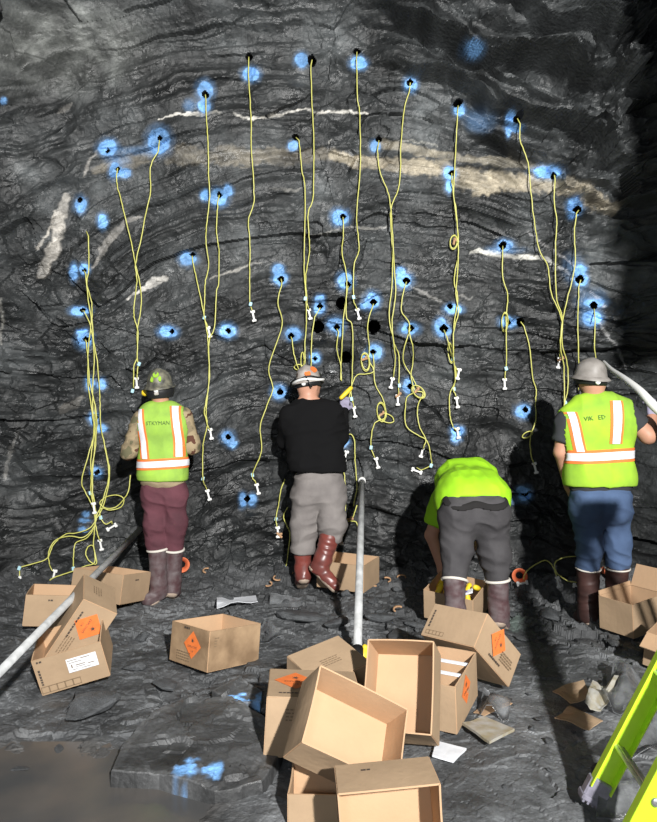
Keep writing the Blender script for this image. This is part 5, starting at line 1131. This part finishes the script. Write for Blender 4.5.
for k in range(5):
    c0 = base0 - np.array(lad.location) + dr * (.20 + .305 * k); b = MB(); n = 14; pr = []
    P = [c0, c0 + wv * .33]; V = []; 
    for p in P:
        for j in range(n):
            a = 2 * PI * j / n; V.append(p + nv * math.cos(a) * .018 + dr * math.sin(a) * .012 * (1.0 if math.sin(a) < .5 else .7))
    b.add(V, [(j, (j + 1) % n, n + (j + 1) % n, n + j) for j in range(n)])
    for j in range(-2, 3): b.box(c0 + wv * .165 + dr * .0105 + nv * j * .006, (.002, .31, .003), R)
    b.build('rung', M['alu'], lad)
topc = base0 - np.array(lad.location) + dr * (LEN + .05)
for s_ in (.02, .31):
    a_ = topc + wv * s_; e_ = np.array([1.50, a_[1], -.02]); m_ = (a_ + e_) / 2; d_ = (a_ - e_); L_ = np.linalg.norm(d_); d_ /= L_
    MB().box(m_, (.045, .022, L_), np.stack([np.cross(wv, d_), wv, d_], 1)).build('rear_rail', M['lime'], lad)
MB().box(topc + wv * .165 + [0.03, 0, .03], (.20, .40, .05), np.stack([[1, 0, 0], -wv, [0, 0, 1]], 1), bev=.01).build('top_cap', M['foot_pl'], lad)
st = base0 - np.array(lad.location) + dr * .40 + wv * -.004
MB().box(st, (.018, .002, .075), R).build('red_sticker', M['red'], lad); MB().box(st + dr * .062, (.016, .002, .045), R).build('silver_sticker', M['silver'], lad)

# ------------------------------------------------------------------ plugs, scraps, film, detonators
def put(u, v, z=None):
    """point of the floor seen at u, v"""
    y = 3.0; zz = 0.0
    for _ in range(30):
        y = (CAMH - zz) * FP / (v - VH); x = (u - 328.5) * y / FP; zz = zz * .5 + .5 * ground(x, min(y, 5.8))
    return np.array([x, y, zz])
def on_ground_or_face(u, v, off=.0):
    g = put(u, v); f = on_face(u, v)
    return g if g[1] < f[1] else f - np.array([0, off, 0])
for (u, v, tilt, lb) in [(184, 566, .25, 'orange funnel plug beside the first worker\'s boots'), (517.5, 578, -.2, 'orange funnel plug right of the bending worker'), (606, 573, .3, 'orange funnel plug behind the jeans')]:
    c = on_ground_or_face(u, v, .02); c = c + [0, -.05, .03]
    b = MB(); Rr = euler(z=tilt) @ euler(x=PI / 2 - .1); b.lathe([(.030, -.06), (.036, -.02), (.060, .015), (.063, .025), (.056, .024), (.030, -.012), (.026, -.055), (.001, -.055)], c, Rr, 26)
    o = b.build('orange_plug', M['orange_pl'], None, True); tag(o, lb, 'plug', 'orange plugs along the foot of the face')
    MB().lathe([(.028, -.015), (.001, -.016)], c, Rr, 20).build('bore', M['hole'], o)
def sheet(name, pts, m, label, cat, z=.006, th=.004, bend=.012, group=None, nsub=7, seed=0, lift=None):
    """a thin stiff scrap lying where the photo shows it: corners (u, v) on the floor, crumpled a little, with thickness"""
    Q = [put(u, v) for (u, v) in pts]
    if lift: Q = [q_ + np.array([0, 0, l]) for q_, l in zip(Q, lift)]
    A, B, C_, D_ = Q; V = []; n = nsub
    for side in (0, 1):
        for i in range(n):
            for j in range(n):
                s_, t_ = i / (n - 1), j / (n - 1); p = (A * (1 - s_) + B * s_) * (1 - t_) + (D_ * (1 - s_) + C_ * s_) * t_
                p = p + [0, 0, z + (th if side == 0 else 0) + bend * float(vn(np.array([s_ * 2.3 + seed]), np.array([t_ * 2.3 + seed]), 5)[0] + .6)]; V.append(p)
    F = [(i * n + j, (i + 1) * n + j, (i + 1) * n + j + 1, i * n + j + 1) for i in range(n - 1) for j in range(n - 1)]
    F += [tuple(n * n + q_ for q_ in f[::-1]) for f in F]
    rim = [i * n for i in range(n)] + [(n - 1) * n + j for j in range(1, n)] + [i * n + n - 1 for i in range(n - 2, -1, -1)] + [j for j in range(n - 2, 0, -1)]; k = len(rim)
    F += [(rim[q_], rim[(q_ + 1) % k], n * n + rim[(q_ + 1) % k], n * n + rim[q_]) for q_ in range(k)]
    o = mesh_np(name, np.array(V), F, m, None, name == 'plastic_film'); return tag(o, label, cat, group)
SG = 'flat scraps on the floor'
sheet('paper_sheet', [(217, 611), (258, 605), (256, 597), (217, 602)], M['label_white'], 'folded white paper behind the stained carton', 'paper', bend=.03, seed=1, group=SG)
sheet('plastic_film', [(268, 610), (303, 606), (304, 597), (271, 602)], M['film'], 'crumpled clear film farther right of the white paper', 'plastic', bend=.06, seed=2)
sheet('plastic_film', [(255, 645), (283, 642), (268, 629), (256, 628)], M['film'], 'clear film poking out behind the stained carton', 'plastic', bend=.05, seed=3)
sheet('plastic_film', [(475, 716), (508, 722), (512, 706), (484, 697)], M['film'], 'crumpled clear film by the narrow divided carton', 'plastic', bend=.05, seed=4)
sheet('foam_card', [(462, 730), (489, 748), (514, 735), (483, 722)], M['grey_board'], 'dusty clear tray lid flecked with yellow on the floor right of the heap', 'tray', z=.02, th=.012, bend=.004, seed=5)
sheet('foam_card', [(432, 759), (453, 765), (466, 752), (436, 744)], M['label_white'], 'small white board sticking out beneath the tall carton', 'board', z=.012, th=.008, bend=.002, seed=6)
sheet('cardboard_scrap', [(473, 713), (484, 717), (512, 704), (494, 697)], M['card_in'], 'torn cardboard scrap half under film beside the divided carton', 'cardboard', z=.004, bend=.004, seed=7, group=SG)
sheet('cardboard_scrap', [(552, 697), (570, 712), (591, 705), (583, 687)], M['card_out'], 'cardboard flap in shadow, upper of two left of the ladder', 'cardboard', z=.03, bend=.01, seed=8, group=SG)
sheet('cardboard_scrap', [(554, 724), (588, 737), (602, 729), (569, 715)], M['card_out'], 'cardboard flap in shadow, lower of two left of the ladder', 'cardboard', z=.03, bend=.01, seed=9, group=SG)
sheet('paper_sheet', [(584, 719), (600, 718), (618, 693), (592, 693)], M['grey_board'], 'crumpled pale paper standing beside the two dark cardboard flaps', 'paper', z=.01, bend=.05, seed=10, group=SG, lift=(0, 0, .03, .02))
sheet('plastic_film', [(600, 712), (640, 720), (645, 690), (615, 672)], M['film'], 'clear film heaped behind the ladder rail', 'plastic', bend=.10, seed=11)
sheet('plastic_film', [(606, 772), (657, 770), (690, 715), (640, 735)], M['film'], 'grey film lying between the ladder rails', 'plastic', bend=.08, seed=12)
sheet('plastic_film', [(594, 822), (640, 822), (632, 775), (606, 790)], M['film'], 'small film scrap at the foot of the ladder', 'plastic', bend=.06, seed=13)
for k, (u, v, lb) in enumerate([(119, 0, ''), (208, 572, 'small torn brown scrap right of the first worker'), (278, 576, 'larger curled brown scrap at the lower cord end'), (289, 578, 'curled brown scrap touching the low connector'), (268, 584, 'tiny brown scrap left of the low connector'),
                               (386, 581, 'brown scrap beside the box at the face'), (401, 581, 'curled brown scrap farther right of the box'), (398, 611, 'lone brown scrap on open floor right of the pole'), (375, 585, 'brown scrap at the corner of the box')]):
    if k == 0: continue
    c = on_ground_or_face(u, v, .01) + [0, -.02, .02]; b = MB(); rr = random.Random(k)
    P = [c + np.array([.035 * math.cos(a), -.01 * math.sin(a), .022 * math.sin(a)]) for a in np.linspace(.2 + k, 3.3 + k, 8)]
    for q_, w_ in zip(P[:-1], P[1:]):
        d = w_ - q_; L_ = np.linalg.norm(d); ex = d / L_; ez = np.cross(ex, [0, 1, 0]); ez /= np.linalg.norm(ez) + 1e-9; ey = np.cross(ez, ex); b.box((q_ + w_) / 2, (L_ * 1.15, .022, .010), np.stack([ex, ey, ez], 1), bev=.002)
    o = b.build('cardboard_scrap', M['brown_bit']); tag(o, lb, 'cardboard', 'small brown scraps at the foot of the face')
# yellow-and-black sleeve at the foot of the upright pole
for (u, v, s, lb) in [(350, 655, .6, 'small yellow rubber piece left of the upright pole\'s foot'), (363, 654, 1.0, 'yellow and black rubber glove at the upright pole\'s foot')]:
    c = put(u, v + 8) + [0, 0, .05 * s]; parts = [(c + [-.02 * s, 0, -.03 * s], c + [.01 * s, 0, .04 * s], .024 * s, .016 * s, None), (c + [.01 * s, 0, -.03 * s], c + [.025 * s, 0, .03 * s], .02 * s, .012 * s, None), (c + [0, 0, -.04 * s], c + [.0, .0, -.02], .03 * s, .03 * s, None)]
    lo, hi = box_of(parts, .02); V, F = nets(lambda p: union(p, parts, .012), lo, hi, .006); o = mesh_np('rubber_glove', V, F, M['yellow'], None, True); tag(o, lb, 'glove')
    if s == 1.0: q_ = [(c + [-.01, 0, -.07], c + [.03, 0, -.055], .03, .03, None)]; lo, hi = box_of(q_, .02); V, F = nets(lambda p: union(p, q_, .012), lo, hi, .007); mesh_np('cuff', V, F, M['black_rub'], o, True)
# detonators in the open carton by the bending worker
RB = rodr([-2.194, -0.079, 5.244]); cB = np.array([0.871, 4.451, 0.141])
for k in range(9):
    a = k * 1.3; lx, ly = -.13 + .033 * k, (-.06 if k % 2 else .05); c = cB + RB @ np.array([lx, ly, .065 + .012 * (k % 3)]); b = MB()
    d = RB @ np.array([.3 * math.cos(a), math.sin(a), .55]); d /= np.linalg.norm(d); P = [c + d * t for t in (-.045, -.04, .03, .045, .05)]; b.tube(P, [.010, .019, .019, .014, .006], 10)
    o = b.build('detonator', M['yellow'], None, True); tag(o, 'yellow detonator cylinder among others in the open carton by the bending worker', 'detonator', 'yellow detonators in the carton')
c = cB + RB @ np.array([.09, -.07, .10]); b = MB(); b.box(c, (.11, .05, .012), RB @ euler(y=-.4, z=.3), bev=.003); o = b.build('leaflet', M['label_white']); tag(o, 'white printed leaflet on the yellow detonators in the carton', 'paper')
MB().box(c + RB @ np.array([0, 0, .009]), (.035, .018, .003), RB @ euler(y=-.4, z=.3)).build('print', mat('purple_ink', (.12, .08, .3)), o)

# ------------------------------------------------------------------ broken rock on the floor
import bmesh
def rock_mesh(seed, sub_=2, flat=1.0):
    rr = random.Random(seed); bm = bmesh.new(); P = []
    for _ in range(16):
        v = Vector((rr.gauss(0, 1), rr.gauss(0, 1), rr.gauss(0, 1))).normalized() * rr.uniform(.75, 1.1); P.append(bm.verts.new((v.x, v.y * .8, v.z * .62 * flat)))
    r = bmesh.ops.convex_hull(bm, input=P); bmesh.ops.delete(bm, geom=[g for g in set(r['geom_interior'] + r['geom_unused']) if isinstance(g, bmesh.types.BMVert)], context='VERTS')
    bmesh.ops.bevel(bm, geom=list(bm.edges), offset=.07, segments=1, affect='EDGES'); me = bpy.data.meshes.new('rock'); bm.to_mesh(me); bm.free(); me.materials.append(M['stone']); return me
RM = [rock_mesh(s, flat=1.0 if s % 2 else .6) for s in range(14)]
def rock(x, y, s, label, group, k=None, rot=None, sink=.35, sc=(1, 1, 1)):
    o = bpy.data.objects.new('rock', RM[(k if k is not None else random.randrange(14)) % 14]); link(o); z = ground(x, y)
    o.location = (x, y, z + s * .5 * (1 - sink)); o.scale = (s * sc[0], s * sc[1], s * sc[2]); o.rotation_euler = rot or (random.uniform(-.3, .3), random.uniform(-.3, .3), random.uniform(0, 6))
    return tag(o, label, 'rock', group)
BIG = [(300, 622, .16, 'broad flat rock on open floor right of the stained carton', (1.5, 1, .7)), (550, 617, .10, 'pale angular rock left of the brown boots', (1.2, 1, .8)), (520, 640, .05, 'small rock just right of the overturned carton', (1, 1, .8)),
       (137, 669, .07, 'rounded pale pebble right of the labelled carton', (1.2, 1, .6)), (98, 712, .16, 'dark hump of rock leaning on the labelled carton', (1.3, 1, .8)), (165, 690, .09, 'grey rock left of the floor slab\'s tip', (1, 1, .6)), (380, 622, .12, 'blocky rock right of the upright pole', (1.3, 1, .8)),
       (398, 640, .10, 'dark block behind the tall open carton', (1.4, 1, .6)), (415, 628, .08, 'rock wedged behind the overturned carton', (1, 1, .8)), (336, 627, .10, 'flat rock just left of the upright pole', (1.2, 1, .6)), (613, 645, .07, 'rock below the boots at the dark edge', (1, 1, .7)),
       (560, 650, .06, 'small rock in shadow below the pale angular one', (1, 1, .6)), (540, 720, .035, 'small stone left of the dark cardboard flaps', (1, 1, .7)), (548, 742, .03, 'stone at the edge of the black shadow', (1, 1, .7)), (640, 590, .12, 'rock piled behind the right cartons', (1.2, 1, 1)),
       (625, 598, .09, 'second rock piled behind the right cartons', (1, 1, 1)), (60, 750, .03, 'little dark stone at the puddle\'s edge', (1.4, 1, .5)), (20, 770, .03, 'little dark stone out in the puddle', (1.6, 1, .4)), (160, 745, .06, 'stone at the left rim of the floor slab', (1, 1, .6)), (250, 655, .04, 'chip of rock below the stained carton', (1, 1, .6))]
for i, (u, v, s, lb, sc) in enumerate(BIG):
    p = put(u, v); rock(p[0], p[1], s, lb, 'larger rocks on the floor', k=i, sc=sc, rot=(0.1 * math.sin(i), .1 * math.cos(i * 2), i * 1.1))
rr = random.Random(3); n = 0
while n < 110:
    y = rr.uniform(4.1, 5.45) if rr.random() < .7 else rr.uniform(2.4, 4.2); x = rr.uniform(-2.4, 2.5)
    if rr.random() < .35: x = rr.uniform(.9, 2.4)
    s = rr.uniform(.014, .065) ** 1.0 * (1 if y > 3.5 else .5); rock(x, y, s, 'small dark angular stone lying loose in the muck', 'small loose stones', k=rr.randrange(14), rot=(rr.uniform(-.5, .5), rr.uniform(-.5, .5), rr.uniform(0, 6)), sink=.5); n += 1
# the broad slab with a blue mark, lower left, and a smaller one behind it
def slab(outline, h, label, blue_uv, seed):
    """a broken plate of rock: a low polygonal block with a gently stepped top, a raised lip and a rough broken edge"""
    P = [put(u, v) for (u, v) in outline]; c = sum(P) / len(P); k = 26; V = []; C = []; B_ = put(*blue_uv[:2]) if blue_uv else None
    ring = []
    for i in range(len(P)):
        for t in np.linspace(0, 1, 14)[:-1]: ring.append(P[i] * (1 - t) + P[(i + 1) % len(P)] * t)
    n = len(ring); ts = np.array(list(np.linspace(0.03, 1, k)) + [1.012, 1.02, 1.03]); ring = np.array(ring)
    T_, X = np.broadcast_arrays(ts[:, None], c[0] + (ring[:, 0] - c[0])[None] * ts[:, None]); Y = c[1] + (ring[:, 1] - c[1])[None] * ts[:, None]
    jit = 1 + .03 * fbm(X * 14, Y * 14, 3, 6) * (T_ > .8); X = c[0] + (X - c[0]) * jit; Y = c[1] + (Y - c[1]) * jit
    Z = h * (.8 + .25 * (Y - c[1])) + .018 * facets(X * 4.5 + seed, Y * 4.5, 70)[0] + .007 * facets(X * 15, Y * 15, 75)[0] + .012 * fbm(X * 5, Y * 5, 3, 8)
    Z[k] *= .9; Z[k + 1] *= .45; Z[k + 2] = -.05; V = np.stack([X, Y, Z - .02], -1).reshape(-1, 3)
    b_ = .072 * (1 + .8 * fbm(X * 5, Y * 5, 4, 17)) * np.where((T_ > .9) & (T_ <= 1.0), 1.5, 1); C = np.stack([b_, b_ * 1.02, b_ * 1.04], -1)
    if B_ is not None:
        d = np.minimum(np.hypot((X - B_[0] + .05) / .05, (Y - B_[1]) / .07), np.hypot((X - B_[0] - .05) / .04, (Y - B_[1]) / .07)) + .6 * fbm(X * 24, Y * 24, 2, 3)
        w_ = (1 - sstep(.6, 1.1, d))[..., None]; C = C * (1 - w_) + BLUE * w_
    C = np.concatenate([C, np.ones(C.shape[:2] + (1,))], -1).reshape(-1, 4)
    m_ = len(ts); F = [(j * n + i, j * n + (i + 1) % n, (j + 1) * n + (i + 1) % n, (j + 1) * n + i) for j in range(m_ - 1) for i in range(n)] + [tuple(range(n))[::-1]]
    o = mesh_np('flat_rock', np.array(V), F, M['rock'], None, False, np.array(C)); return tag(o, label, 'rock')
slab([(114, 787), (125, 758), (152, 728), (185, 712), (232, 712), (262, 728), (280, 762), (262, 792), (215, 802), (160, 790)], .072, 'broad dark slab of rock with a blue paint mark on its front edge', (199, 787), 1)
slab([(213, 700), (240, 690), (262, 698), (260, 716), (232, 718)], .07, 'smaller slab of rock with blue paint, touching the central heap\'s shadow', (250, 706), 4)
# boulders added out of view between lamp and ladder to shade the floor
for i, (x, y, s) in enumerate([(1.75, 1.1, .42), (2.55, .5, .5), (2.75, 1.5, .5)]):
    rock(x, y, s, ('added shade boulder nearest the camera beside the stepladder', 'added shade boulder against the tunnel wall behind the camera side', 'added shade boulder against the tunnel wall level with the stepladder')[i], 'unseen boulders added for shade', k=i * 2 + 1, sink=.15, sc=(1, 1, 1.25))
